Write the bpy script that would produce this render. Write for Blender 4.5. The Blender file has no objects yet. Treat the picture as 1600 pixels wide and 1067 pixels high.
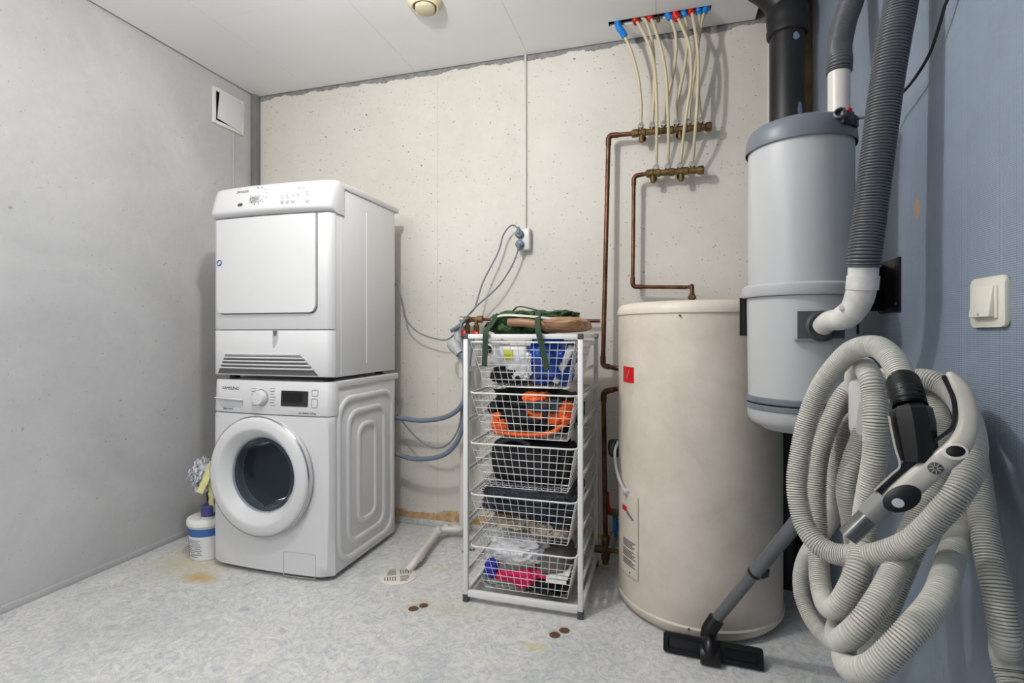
import bpy, bmesh, math, random
from mathutils import Vector, Matrix, noise
R_ = math.radians
sc = bpy.context.scene
COL = sc.collection
# ---------------------------------------------------------------- camera frame
F = 811.0; YAW = R_(16.35); CT, ST = math.cos(YAW), math.sin(YAW); EYE = 1.06; HZ = 520.0
def D_(px, py):
    u = (px - 800) / F
    return u * CT - ST, u * ST + CT, (HZ - py) / F
def P(px, py, d):
    x, y, z = D_(px, py); return Vector((x * d, y * d, EYE + z * d))
def PX(px, py, X):
    x, y, z = D_(px, py); return P(px, py, X / x)
def PY(px, py, Y):
    x, y, z = D_(px, py); return P(px, py, Y / y)
def PZ(px, py, Z):
    x, y, z = D_(px, py); return P(px, py, (Z - EYE) / z)
# ---------------------------------------------------------------- materials
def nt(m):
    m.use_nodes = True; t = m.node_tree; return t, t.nodes, t.links, t.nodes['Principled BSDF']
def lin(c):
    return tuple(((v / 255) / 12.92 if v / 255 <= .04045 else ((v / 255 + .055) / 1.055) ** 2.4) for v in c)
class N:
    """tiny node helper"""
    def __init__(s, m):
        s.t, s.n, s.l, s.b = nt(m)
        s.co = s.n.new('ShaderNodeTexCoord').outputs['Object']
    def geo(s):
        return s.n.new('ShaderNodeNewGeometry').outputs['Position']
    def noise(s, scale, detail=4, rough=.55, dist=0, vec=None, col=False):
        k = s.n.new('ShaderNodeTexNoise'); k.inputs['Scale'].default_value = scale; k.inputs['Detail'].default_value = detail
        k.inputs['Roughness'].default_value = rough; k.inputs['Distortion'].default_value = dist
        s.l.new(vec or s.co, k.inputs['Vector']); return k.outputs['Color' if col else 'Fac']
    def vor(s, scale, vec=None, out='Distance', rand=1, feat='F1'):
        k = s.n.new('ShaderNodeTexVoronoi'); k.feature = feat; k.inputs['Scale'].default_value = scale; k.inputs['Randomness'].default_value = rand
        s.l.new(vec or s.co, k.inputs['Vector']); return k.outputs[out]
    def ramp(s, fac, stops, const=False):
        k = s.n.new('ShaderNodeValToRGB'); e = k.color_ramp.elements
        if const: k.color_ramp.interpolation = 'CONSTANT'
        while len(e) < len(stops): e.new(.5)
        for i, (p, c) in enumerate(stops):
            e[i].position = p; e[i].color = (c, c, c, 1) if isinstance(c, (int, float)) else (*c, 1)
        s.l.new(fac, k.inputs['Fac']); return k.outputs['Color']
    def mix(s, fac, a, b, mode='MIX'):
        k = s.n.new('ShaderNodeMix'); k.data_type = 'RGBA'; k.blend_type = mode
        for v, i in ((fac, 0), (a, 6), (b, 7)):
            if isinstance(v, (int, float)): k.inputs[i].default_value = v if i == 0 else (v, v, v, 1)
            elif isinstance(v, tuple): k.inputs[i].default_value = (*v, 1)
            else: s.l.new(v, k.inputs[i])
        return k.outputs[2]
    def math(s, op, a, b=0.0, clamp=False):
        k = s.n.new('ShaderNodeMath'); k.operation = op; k.use_clamp = clamp
        for v, i in ((a, 0), (b, 1)):
            if isinstance(v, (int, float)): k.inputs[i].default_value = v
            else: s.l.new(v, k.inputs[i])
        return k.outputs[0]
    def sep(s, vec=None):
        k = s.n.new('ShaderNodeSeparateXYZ'); s.l.new(vec or s.co, k.inputs[0]); return k.outputs
    def mapr(s, v, a, b, c=0, d=1):
        k = s.n.new('ShaderNodeMapRange'); s.l.new(v, k.inputs[0])
        for i, q in zip((1, 2, 3, 4), (a, b, c, d)): k.inputs[i].default_value = q
        return k.outputs[0]
    def dist(s, vec, c, sc_=(1, 1, 1)):
        k = s.n.new('ShaderNodeVectorMath'); k.operation = 'SUBTRACT'; s.l.new(vec, k.inputs[0]); k.inputs[1].default_value = c
        k2 = s.n.new('ShaderNodeVectorMath'); k2.operation = 'MULTIPLY'; s.l.new(k.outputs[0], k2.inputs[0]); k2.inputs[1].default_value = sc_
        k3 = s.n.new('ShaderNodeVectorMath'); k3.operation = 'LENGTH'; s.l.new(k2.outputs[0], k3.inputs[0]); return k3.outputs['Value']
    def bump(s, h, strength=.3, dist=.002, prev=None):
        k = s.n.new('ShaderNodeBump'); k.inputs['Strength'].default_value = strength; k.inputs['Distance'].default_value = dist
        s.l.new(h, k.inputs['Height'])
        if prev: s.l.new(prev, k.inputs['Normal'])
        s.l.new(k.outputs[0], s.b.inputs['Normal']); return k.outputs[0]
    def color(s, c): s.l.new(c, s.b.inputs['Base Color'])
    def rough(s, c): s.l.new(c, s.b.inputs['Roughness'])
def mat(name, rgb, rough=.5, metal=0, var=.06, vs=6, bump=0, bs=60, coat=0, trans=0, ior=1.45, alpha=1, sheen=0):
    """rgb = display colour of the paint/plastic itself"""
    m = bpy.data.materials.new(name); n = N(m); b = n.b
    c = lin(rgb)
    b.inputs['Roughness'].default_value = rough; b.inputs['Metallic'].default_value = metal
    b.inputs['Coat Weight'].default_value = coat; b.inputs['Transmission Weight'].default_value = trans; b.inputs['IOR'].default_value = ior
    b.inputs['Alpha'].default_value = alpha; b.inputs['Sheen Weight'].default_value = sheen
    f = n.noise(vs, 5, .6)
    n.color(n.ramp(f, [(.3, tuple(v * (1 - var) for v in c)), (.7, tuple(min(1, v * (1 + var)) for v in c))]))
    if bump: n.bump(n.noise(bs, 3), bump, .003)
    return m
M = {}
M['enamel'] = mat('white_enamel', (220, 220, 220), .28, var=.02, coat=.3)
M['panelwhite'] = mat('white_plastic', (210, 210, 210), .35, var=.02)
M['pvc'] = mat('white_pvc', (208, 204, 196), .35, var=.04)
M['pvcdirty'] = mat('scuffed_white_pvc', (205, 203, 199), .4, var=.12, vs=30)
M['chrome'] = mat('chrome', (200, 200, 200), .15, 1)
M['steel'] = mat('drum_steel', (150, 154, 160), .28, 1, var=.1)
M['black'] = mat('black_plastic', (13, 13, 14), .35, var=.1)
M['blackmatt'] = mat('matt_black_plastic', (20, 20, 21), .38, var=.1)
M['darkgrey'] = mat('dark_grey_plastic', (70, 72, 76), .4)
M['midgrey'] = mat('mid_grey_plastic', (106, 113, 121), .4)
M['lightgrey'] = mat('light_grey_plastic', (178, 179, 180), .38, var=.03)
M['ventgrey'] = mat('vent_grey', (90, 90, 90), .5)
M['tubegrey'] = mat('grey_wand_tube', (95, 97, 100), .38, var=.06)
M['cream'] = mat('aged_cream_plastic', (214, 203, 172), .4)
M['rim'] = mat('ivory_plastic', (214, 211, 200), .4)
M['wire'] = mat('white_epoxy_wire', (226, 226, 224), .35, var=.02)
M['cabinetgrey'] = mat('unit_body_grey', (180, 181, 182), .36, var=.03)
M['bluegrey'] = mat('blue_grey_hose', (112, 124, 140), .42)
M['cablegrey'] = mat('grey_cable', (122, 128, 136), .45)
M['hosehi'] = mat('coil_hose', (190, 188, 180), .34, var=.05)
M['hosedark'] = mat('dark_ribbed_hose', (84, 86, 90), .3, var=.06)
M['handle'] = mat('handle_grey', (182, 178, 168), .3, var=.04)
M['clear'] = mat('steel_tube_end', (130, 130, 130), .22, .85, var=.3, vs=30)
M['navycloth'] = mat('navy_pile', (30, 40, 52), .95, bump=1, bs=120, sheen=.4, var=.35, vs=60)
M['furbeige'] = mat('beige_fleece', (188, 176, 158), .95, bump=1, bs=90, var=.25, vs=30)
M['blackcloth'] = mat('black_cloth', (22, 23, 26), .75, bump=.3, bs=70)
M['greyblue'] = mat('dark_slate_cloth', (48, 54, 62), .8, bump=.3)
M['orange'] = mat('orange_nylon', (236, 100, 24), .55, bump=.2, bs=50)
M['olive'] = mat('olive_canvas', (52, 78, 46), .85, bump=.5, bs=220, var=.2, vs=14)
M['strap'] = mat('olive_webbing', (48, 66, 46), .85, bump=.5, bs=300)
M['leather'] = mat('tan_leather', (150, 112, 82), .42, bump=.2, bs=60, var=.2, vs=8)
M['brown'] = mat('brown_leather', (84, 56, 38), .55)
M['bluebag'] = mat('blue_plastic_film', (18, 62, 150), .2, var=.3, vs=14)
M['whitebag'] = mat('white_plastic_film', (222, 222, 224), .35, bump=.3, bs=25, var=.05)
M['paper'] = mat('printed_paper', (196, 198, 198), .7, var=.15, vs=40)
M['whitepaper'] = mat('white_paper', (222, 220, 214), .7)
M['yellow'] = mat('yellow_green_label', (200, 200, 60), .6)
M['magenta'] = mat('magenta_cloth', (214, 36, 98), .8, bump=.3)
M['yarnblue'] = mat('blue_purple_yarn', (48, 52, 160), .8, var=.6, vs=40)
M['green'] = mat('green_wire', (20, 120, 88), .4)
M['greybag'] = mat('grey_fabric', (104, 102, 100), .8, bump=.3, bs=30)
M['red'] = mat('red_plastic', (206, 22, 26), .35)
M['blue'] = mat('blue_plastic', (20, 130, 214), .4)
M['purple'] = mat('purple_lid', (74, 70, 128), .4)
M['labelblue'] = mat('blue_label', (58, 104, 166), .5)
M['ink'] = mat('dark_print', (70, 72, 74), .6)
M['inkfaint'] = mat('faint_print', (140, 142, 144), .6)
M['pex'] = mat('translucent_pipe', (198, 184, 156), .35, var=.08, vs=10)
M['ringgrey'] = mat('neutral_grey_plastic', (128, 128, 125), .4)
M['wood'] = mat('raw_timber', (176, 140, 96), .7, var=.3, vs=12)
M['glass'] = mat('door_glass', (175, 190, 205), .04, trans=.92, ior=1.1)
M['screen'] = mat('display_glass', (44, 44, 48), .12)
M['foil'] = mat('silver_white_fringe', (196, 198, 204), .5, var=.3, vs=60)
M['yellowcloth'] = mat('pale_yellow_cloth', (214, 210, 150), .85)
def copper():
    m = bpy.data.materials.new('copper_pipe'); n = N(m); n.b.inputs['Metallic'].default_value = .85
    f = n.noise(18, 6, .65); n.color(n.ramp(f, [(.3, lin((74, 50, 38))), (.6, lin((122, 84, 62))), (.8, lin((150, 106, 78)))])); n.rough(n.ramp(f, [(.3, .5), (.8, .3)])); return m
def brass():
    m = bpy.data.materials.new('tarnished_brass'); n = N(m); n.b.inputs['Metallic'].default_value = .8
    f = n.noise(30, 6, .65); n.color(n.ramp(f, [(.3, lin((82, 66, 44))), (.6, lin((134, 110, 74))), (.85, lin((170, 146, 100)))])); n.rough(n.ramp(f, [(.3, .6), (.8, .35)])); return m
M['copper'] = copper(); M['brass'] = brass()
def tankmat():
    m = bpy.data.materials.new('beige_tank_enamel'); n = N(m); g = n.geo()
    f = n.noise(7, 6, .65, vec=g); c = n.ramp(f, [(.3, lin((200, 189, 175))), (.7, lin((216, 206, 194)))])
    # scuffed grime in random patches, strengthened to offset bright fill light on the tank
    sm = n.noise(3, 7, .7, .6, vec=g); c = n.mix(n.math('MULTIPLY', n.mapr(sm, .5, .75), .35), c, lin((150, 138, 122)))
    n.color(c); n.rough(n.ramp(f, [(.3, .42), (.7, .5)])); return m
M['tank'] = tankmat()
def concrete(name, a, b, peel=False, pinscale=24):
    m = bpy.data.materials.new(name); n = N(m); g = n.geo()
    f = n.noise(1.6, 8, .62, .4, vec=g); c = n.ramp(f, [(.3, a), (.7, b)])
    f2 = n.noise(30, 5, .7, vec=g); c = n.mix(.09, c, f2, 'OVERLAY')
    # pin holes: cells of a voronoi kept only in some patches
    gd = n.n.new('ShaderNodeVectorMath'); gd.operation = 'MULTIPLY_ADD'; n.l.new(n.noise(45, 4, .7, vec=g, col=True), gd.inputs[0]); gd.inputs[1].default_value = (.03, .03, .018); n.l.new(g, gd.inputs[2]); gv = gd.outputs[0]
    v = n.vor(pinscale, vec=gv); big = n.vor(pinscale, vec=gv, out='Color'); thr = n.math('MULTIPLY', n.mapr(n.sep(big)[0], .55, 1, 0, 1), n.mapr(n.noise(2.2, 4, .6, vec=g), .42, .62, .15, .9))
    hole = n.math('LESS_THAN', v, n.math('MULTIPLY', thr, .17))
    v2 = n.vor(75, vec=gv); b2 = n.vor(75, vec=gv, out='Color'); h2 = n.math('LESS_THAN', v2, n.math('MULTIPLY', n.mapr(n.sep(b2)[1], .82, 1, 0, 1), .24))
    holes = n.math('MAXIMUM', hole, h2)
    c = n.mix(n.math('MULTIPLY', holes, .72 if peel else .4), c, lin((72, 68, 62)))
    s = n.sep(g)
    n1 = n.noise(9, 5, .7, vec=g)
    if peel:
        # unpainted strip along the ceiling
        top = n.math('GREATER_THAN', n.math('ADD', s[2], n.math('MULTIPLY', n1, .07)), 2.475 + .038)
        # bare strip at the left corner
        lc = n.math('LESS_THAN', n.math('ADD', s[0], n.math('MULTIPLY', n1, .03)), -2.365)
        bare = n.math('MAXIMUM', top, lc)
        c = n.mix(bare, c, n.ramp(n.noise(40, 5, .7, vec=g), [(.3, lin((112, 112, 112))), (.7, lin((158, 157, 154)))]))
        # flaked plaster above the floor between the washer and the tank
        zz = n.math('ADD', s[2], n.math('MULTIPLY', n.noise(7, 6, .65, vec=g), .17))
        pl = n.math('MULTIPLY', n.math('LESS_THAN', zz, .165), n.math('LESS_THAN', s[0], -.2))
        c = n.mix(pl, c, n.ramp(n.noise(26, 6, .7, vec=g), [(.3, lin((150, 110, 68))), (.5, lin((196, 162, 118))), (.7, lin((212, 192, 160)))]))
        # vertical form-work seam
        for sx in (-1.19,):
            d = n.math('ABSOLUTE', n.math('ADD', s[0], -sx)); c = n.mix(n.math('MULTIPLY', n.math('LESS_THAN', d, .0015), .35), c, lin((150, 144, 132)))
    n.color(c); n.b.inputs['Roughness'].default_value = .75
    h = n.math('SUBTRACT', n.noise(12, 6, .6, vec=g), n.math('MULTIPLY', holes, 2.2))
    n.bump(h, .28, .004); return m
M['wall_grey'] = concrete('grey_painted_concrete', lin((176, 176, 177)), lin((198, 198, 198)), pinscale=18)
M['wall_cream'] = concrete('cream_painted_concrete', lin((205, 200, 190)), lin((219, 214, 205)), True, 26)
def bluewall():
    m = bpy.data.materials.new('blue_painted_glass_fibre'); n = N(m); g = n.geo(); s = n.sep(g)
    f = n.noise(2.5, 6, .6, vec=g); c = n.ramp(f, [(.3, lin((120, 132, 147))), (.7, lin((137, 150, 165)))])
    w = n.noise(6, 6, .75, 1.0, vec=g); c = n.mix(n.mapr(w, .62, .82, 0, .3), c, lin((150, 162, 176)))
    k = 2 * math.pi / .0085
    a = n.math('SINE', n.math('MULTIPLY', n.math('ADD', s[1], s[2]), k)); b = n.math('SINE', n.math('MULTIPLY', n.math('SUBTRACT', s[1], s[2]), k))
    wv = n.math('MULTIPLY', a, b)
    dm = n.dist(g, PX(1433, 326, .62), (1, 1.5, .75)); dn = n.math('ADD', dm, n.math('MULTIPLY', n.noise(45, 4, vec=g), .02))
    c = n.mix(n.math('LESS_THAN', dn, .031), c, lin((176, 140, 112)))
    n.color(c); n.b.inputs['Roughness'].default_value = .5
    n.bump(wv, .36, .0015); return m
M['wall_blue'] = bluewall()
def ceilmat():
    m = bpy.data.materials.new('white_ceiling_board'); n = N(m); n.color(n.ramp(n.noise(1.5, 4), [(.3, lin((228, 228, 227))), (.7, lin((236, 236, 235)))])); n.b.inputs['Roughness'].default_value = .6; return m
M['ceil'] = ceilmat()
def vinyl():
    m = bpy.data.materials.new('marbled_blue_vinyl'); n = N(m); g = n.geo()
    f = n.noise(16, 10, .76, 2.6, vec=g)
    c = n.ramp(f, [(.3, lin((154, 160, 168))), (.43, lin((188, 191, 193))), (.56, lin((213, 212, 208))), (.7, lin((232, 228, 214)))])
    f2 = n.noise(48, 9, .78, 3.0, vec=g); c = n.mix(n.mapr(f2, .53, .64, 0, .6), c, lin((142, 150, 162)))
    f4 = n.noise(40, 9, .78, 3.0, vec=n.n and g); c = n.mix(n.mapr(f4, .36, .46, .6, 0), c, lin((236, 230, 212)))
    f3 = n.noise(2.4, 5, .6, .6, vec=g); c = n.mix(n.mapr(f3, .46, .68, 0, .25), c, lin((150, 158, 160)))
    nz = n.noise(14, 6, .7, vec=g)
    def blob(c, px, py, r, ar, colr, amt, soft=.35, nzw=.5):
        ce = PZ(px, py, 0); d = n.dist(g, ce, (1 / r, ar / r, 1)); d = n.math('ADD', d, n.math('MULTIPLY', n.math('SUBTRACT', nz, .5), nzw * 2))
        return n.mix(n.math('MULTIPLY', n.mapr(d, 1, 1 - soft, 0, 1), amt), c, lin(colr))
    c = blob(c, 300, 880, .30, 1.5, (196, 186, 128), .5, .9, .8)
    c = blob(c, 312, 903, .12, 2.0, (190, 146, 40), .8, .9, .5)
    c = blob(c, 700, 950, .34, 3.5, (186, 180, 128), .25, .9)
    c = blob(c, 833, 1010, .06, 2.5, (196, 190, 90), .5, .8, .9)
    c = blob(c, 690, 890, .05, 1.5, (190, 180, 140), .4, .8)
    for px, py, r in ((646, 951, .021), (662, 946, .019), (867, 992, .021), (882, 985, .02), (738, 859, .017), (725, 862, .012)):
        c = blob(c, px, py - 3, r * 1.6, 1, (170, 140, 96), .5, .7, .6)
        c = blob(c, px, py, r, 1, (82, 52, 34), .95, .12, .05)
    n.color(c); n.rough(n.ramp(f, [(.3, .36), (.7, .46)])); n.bump(n.noise(60, 5, vec=g), .08, .002); return m
M['vinyl'] = vinyl()
def pipemat():
    m = bpy.data.materials.new('black_soil_pipe'); n = N(m); g = n.geo(); c = n.ramp(n.noise(8, 4), [(.3, lin((24, 24, 26))), (.7, lin((36, 36, 38)))])
    # splashes of wall paint
    for px, py, rr, ar in ((1249, 20, .020, .8), (1243, 57, .026, .9), (1241, 84, .008, .13), (1249, 172, .020, .38)):
        d = n.dist(g, P(px, py, 2.14), (1 / rr, 1 / rr, ar / rr)); d = n.math('ADD', d, n.math('MULTIPLY', n.math('SUBTRACT', n.noise(40, 4, vec=g), .5), .8))
        c = n.mix(n.math('LESS_THAN', d, .62), c, lin((120, 140, 160)))
    n.color(c); n.b.inputs['Roughness'].default_value = .42; return m
M['soil'] = pipemat()
# ---------------------------------------------------------------- geometry helpers
def smooth(pts, step=None, n=8):
    """Catmull-Rom through pts, resampled at even spacing"""
    pts = [Vector(p) for p in pts]
    if len(pts) == 2: dense = [pts[0].lerp(pts[1], i / 20) for i in range(21)]
    else:
        ext = [pts[0] * 2 - pts[1]] + pts + [pts[-1] * 2 - pts[-2]]; dense = []
        for i in range(1, len(ext) - 2):
            p0, p1, p2, p3 = ext[i - 1:i + 3]
            for k in range(14):
                t = k / 14
                dense.append(.5 * ((2 * p1) + (p2 - p0) * t + (2 * p0 - 5 * p1 + 4 * p2 - p3) * t * t + (3 * p1 - p0 - 3 * p2 + p3) * t ** 3))
        dense.append(pts[-1])
    L = [0]
    for a, b in zip(dense, dense[1:]): L.append(L[-1] + (b - a).length)
    tot = L[-1]; cnt = max(2, int(round(tot / step)) + 1) if step else max(2, (len(pts) - 1) * n + 1)
    out = []; j = 0
    for i in range(cnt):
        s = tot * i / (cnt - 1)
        while j < len(L) - 2 and L[j + 1] < s: j += 1
        t = (s - L[j]) / max(1e-9, L[j + 1] - L[j]); out.append(dense[j].lerp(dense[j + 1], min(1, t)))
    return out
def frames(pts, up=None):
    T = []
    for i in range(len(pts)):
        a = pts[max(0, i - 1)]; b = pts[min(len(pts) - 1, i + 1)]; T.append((b - a).normalized())
    ref = up or (Vector((0, 0, 1)) if abs(T[0].z) < .9 else Vector((1, 0, 0)))
    u = (ref - T[0] * ref.dot(T[0])).normalized(); out = []
    for t in T:
        if up: u = up
        u = (u - t * u.dot(t)).normalized(); out.append((t, u, t.cross(u)))
    return out
def sweep(bm, pts, r, seg=10, rf=None, up=None, flat=1.0, caps=True):
    """tube: rf(i)->radius; flat scales the 'u' axis"""
    fr = frames(pts, up); rings = []
    for i, (p, (t, u, v)) in enumerate(zip(pts, fr)):
        rr = rf(i) if rf else r
        rings.append([bm.verts.new(p + (u * (math.cos(2 * math.pi * k / seg) * flat) + v * math.sin(2 * math.pi * k / seg)) * rr) for k in range(seg)])
    for a, b in zip(rings, rings[1:]):
        for k in range(seg): bm.faces.new((a[k], a[(k + 1) % seg], b[(k + 1) % seg], b[k])).smooth = True
    if caps: bm.faces.new(rings[0][::-1]); bm.faces.new(rings[-1])
    return rings
def corner(pts, r=.03, n=5):
    """polyline with rounded corners"""
    pts = [Vector(p) for p in pts]; out = [pts[0]]
    for a, b, c in zip(pts, pts[1:], pts[2:]):
        d1 = (a - b); d2 = (c - b); rr = min(r, d1.length * .45, d2.length * .45)
        p0 = b + d1.normalized() * rr; p2 = b + d2.normalized() * rr
        for k in range(n + 1):
            t = k / n; out.append(p0 * (1 - t) ** 2 + b * 2 * t * (1 - t) + p2 * t * t)
    out.append(pts[-1]); return out
def lathe(bm, prof, c=(0, 0, 0), seg=48, ax='z', caps=True):
    """prof = [(r, h)] along axis"""
    c = Vector(c); rings = []
    if ax == 'z': A, U, V = Vector((0, 0, 1)), Vector((1, 0, 0)), Vector((0, 1, 0))
    elif ax == 'y': A, U, V = Vector((0, 1, 0)), Vector((0, 0, 1)), Vector((1, 0, 0))
    elif ax == 'x': A, U, V = Vector((1, 0, 0)), Vector((0, 1, 0)), Vector((0, 0, 1))
    else:
        A = Vector(ax).normalized(); U = A.orthogonal().normalized(); V = A.cross(U)
    for r, h in prof:
        rings.append([bm.verts.new(c + A * h + (U * math.cos(2 * math.pi * k / seg) + V * math.sin(2 * math.pi * k / seg)) * max(r, 1e-5)) for k in range(seg)])
    for a, b in zip(rings, rings[1:]):
        for k in range(seg): bm.faces.new((a[k], a[(k + 1) % seg], b[(k + 1) % seg], b[k])).smooth = True
    if caps: bm.faces.new(rings[0][::-1]); bm.faces.new(rings[-1])
def box(bm, x0, x1, y0, y1, z0, z1, bev=0, seg=2, mtx=None):
    r = bmesh.ops.create_cube(bm, size=1); vs = r['verts']
    for v in vs:
        v.co = Vector(((x0 + x1) / 2 + v.co.x * (x1 - x0), (y0 + y1) / 2 + v.co.y * (y1 - y0), (z0 + z1) / 2 + v.co.z * (z1 - z0)))
        if mtx: v.co = mtx @ v.co
    if bev:
        es = list({e for v in vs for e in v.link_edges})
        bmesh.ops.bevel(bm, geom=es, offset=bev, segments=seg, profile=.5, affect='EDGES')
def prism(bm, poly, fn, a, b, bev=0):
    """poly (u,v) list, fn(u,v,w)->Vector; extruded w from a to b"""
    A = [bm.verts.new(fn(u, v, a)) for u, v in poly]; B = [bm.verts.new(fn(u, v, b)) for u, v in poly]
    f1 = bm.faces.new(A); f2 = bm.faces.new(B[::-1]); n = len(poly)
    for i in range(n): bm.faces.new((A[i], B[i], B[(i + 1) % n], A[(i + 1) % n]))
    if bev:
        es = list(f1.edges) + list(f2.edges); bmesh.ops.bevel(bm, geom=es, offset=bev, segments=2, profile=.5, affect='EDGES')
def rrect(u0, u1, v0, v1, r, n=5):
    out = []
    for cu, cv, a0 in ((u1 - r, v1 - r, 0), (u0 + r, v1 - r, 90), (u0 + r, v0 + r, 180), (u1 - r, v0 + r, 270)):
        for k in range(n + 1):
            a = R_(a0 + 90 * k / n); out.append((cu + r * math.cos(a), cv + r * math.sin(a)))
    return out
W = {}
def finish(o, parent, wl):
    COL.objects.link(o); W[o.name] = wl
    if parent is not None: o.parent = parent; o.location = wl - W[parent.name]
    else: o.location = wl
def obj(name, bm, m, parent=None, sharp=40):
    bmesh.ops.recalc_face_normals(bm, faces=bm.faces)
    xs = [v.co.x for v in bm.verts]; ys = [v.co.y for v in bm.verts]; zs = [v.co.z for v in bm.verts]
    c = Vector(((min(xs) + max(xs)) / 2, (min(ys) + max(ys)) / 2, min(zs)))
    for v in bm.verts: v.co -= c
    me = bpy.data.meshes.new(name); bm.to_mesh(me); bm.free()
    for mm in (m if isinstance(m, list) else [m]): me.materials.append(mm)
    for p in me.polygons: p.use_smooth = True
    me.set_sharp_from_angle(angle=R_(sharp))
    o = bpy.data.objects.new(name, me); finish(o, parent, c); return o
def tag(o, label, cat, group=None):
    o['label'] = label
    if cat: o['category'] = cat
    if group: o['group'] = group
    return o
def thing(name, loc, label, cat, group=None):
    o = bpy.data.objects.new(name, None); o.empty_display_size = .05; finish(o, None, Vector(loc)); return tag(o, label, cat, group)
def nb(): return bmesh.new()
def tube(name, pts, r, m, parent=None, seg=10, sm=True, step=None, n=8, rc=None, **k):
    bm = nb(); q = smooth(pts, step, n) if sm else (corner(pts, rc) if rc else [Vector(p) for p in pts]); sweep(bm, q, r, seg, **k); return obj(name, bm, m, parent)
def bx(name, x0, x1, y0, y1, z0, z1, m, parent=None, bev=.003, seg=2, mtx=None):
    bm = nb(); box(bm, x0, x1, y0, y1, z0, z1, bev, seg, mtx); return obj(name, bm, m, parent)
def ribbon(bm, pts, w, t, up):
    """flat strap: up = wide direction"""
    fr = frames(pts, Vector(up)); rings = []
    for p, (tt, u, v) in zip(pts, fr):
        rings.append([bm.verts.new(p + u * a * w / 2 + v * b * t / 2) for a, b in ((-1, -1), (1, -1), (1, 1), (-1, 1))])
    for a, b in zip(rings, rings[1:]):
        for k in range(4): bm.faces.new((a[k], a[(k + 1) % 4], b[(k + 1) % 4], b[k]))
    bm.faces.new(rings[0][::-1]); bm.faces.new(rings[-1])
def lumpbm(bm, c, s, seed=0, amp=.15, freq=3, pw=.6, sub=4, mtx=None, folds=0, fdir=(1, 0, 0)):
    """soft cloth-like body: rounded box with noise and folds"""
    r = bmesh.ops.create_icosphere(bm, subdivisions=sub, radius=1); c = Vector(c); off = Vector((seed * 7.3, seed * 3.1, seed * 1.7))
    for v in r['verts']:
        d = v.co.normalized(); q = Vector([math.copysign(abs(a) ** pw, a) for a in d])
        q = q / max(1, max(abs(a) for a in q)) if pw < 1 else q
        n = noise.fractal(d * freq + off, 1.0, 2.0, 4)
        k = 1 + amp * n
        if folds: k += folds * (1 - abs(noise.noise(d * freq * 1.3 + off * 2 + Vector((n, n, n)) * .6)) * 3.2) * .5
        q = Vector((q.x * s[0], q.y * s[1], q.z * s[2])) * k
        v.co = c + (mtx @ q if mtx else q)
    for f in bm.faces: f.smooth = True
def lump(name, c, s, m, parent=None, **k):
    bm = nb(); lumpbm(bm, c, s, **k); return obj(name, bm, m, parent, sharp=80)
def text(name, s, size, loc, rot, m, parent, sx=1, ext=.0004, align='CENTER', shear=0, wrap=None):
    cu = bpy.data.curves.new(name, 'FONT'); cu.body = s; cu.size = size; cu.extrude = ext; cu.align_x = align; cu.align_y = 'CENTER'; cu.shear = shear
    o = bpy.data.objects.new(name, cu); COL.objects.link(o); bpy.context.view_layer.update()
    me = bpy.data.meshes.new_from_object(o.evaluated_get(bpy.context.evaluated_depsgraph_get())); COL.objects.unlink(o); bpy.data.objects.remove(o)
    mt = Matrix.Translation(Vector((0, 0, 0))) @ rot.to_4x4() @ Matrix.Diagonal((sx, 1, 1, 1)); me.transform(mt); me.materials.append(m)
    if wrap:
        ym = sum(v.co.y for v in me.vertices) / max(1, len(me.vertices))
        for v in me.vertices: v.co.y = wrap(v.co.x + loc[0], v.co.z + loc[2]) - .0006 + (-.0004 if v.co.y < ym else .0004) - loc[1]
    o = bpy.data.objects.new(name, me); finish(o, parent, Vector(loc)); return o
FRONT = Matrix.Rotation(R_(90), 3, 'X')
def struct(o): o['kind'] = 'structure'; return o
# ================================================================ the room
XL, XR, YB, YF, ZC = -2.40, .62, 2.61, -1.30, 2.50
struct(bx('floor', XL - .1, XR + .1, YF, YB + .1, -.06, 0, M['vinyl'], bev=0))
struct(bx('wall_left', XL - .1, XL, YF, YB + .1, 0, 2.8, M['wall_grey'], bev=0))
struct(bx('wall_back', XL, XR + .1, YB, YB + .1, 0, 2.8, M['wall_cream'], bev=0))
struct(bx('wall_right', XR, XR + .1, YF, 2.585, 0, 2.8, M['wall_blue'], bev=0))
struct(bx('light_block_front', -.75, XR + .1, -.62, -.52, 0, 2.8, M['wall_blue'], bev=0))  # unseen partial wall, added to keep world light off the right side
# ceiling boards with shadow gaps, a slot for the pipes and a cut-out for the soil pipe
bm = nb(); g = .0012
cuts = [XL + .012, -1.993, -1.316, -.678, -.035, XR]
def cell(x0, x1, y0, y1, a=1, b=1):
    # a / b: a real board seam at the left / right edge
    if x1 - x0 > .01 and y1 - y0 > .01: box(bm, x0 + a * g / 2, x1 - b * g / 2, y0, y1, ZC, ZC + .012)
SY0, SY1 = 2.435, 2.475
for x0, x1 in zip(cuts, cuts[1:]):
    ym = 1.905 if x0 == -1.993 else .7; cell(x0, x1, YF, ym - g)
    if x1 > .3:
        cell(x0, .20, ym, SY0, 1, 0); cell(x0, .20, SY1, YB - .008, 1, 0); cell(.20, .40, ym, YB - .008, 0, 0); cell(.40, x1, ym, 2.33, 0, 1)
    elif x1 > -.1:
        cell(x0, -.25, ym, YB - .008, 1, 0); cell(-.25, x1, ym, SY0, 0, 1); cell(-.25, x1, SY1, YB - .008, 0, 1)
    else: cell(x0, x1, ym, YB - .008)
box(bm, XL, XR, YF, YB, 2.72, 2.78)
struct(obj('ceiling', bm, M['ceil']))
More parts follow.
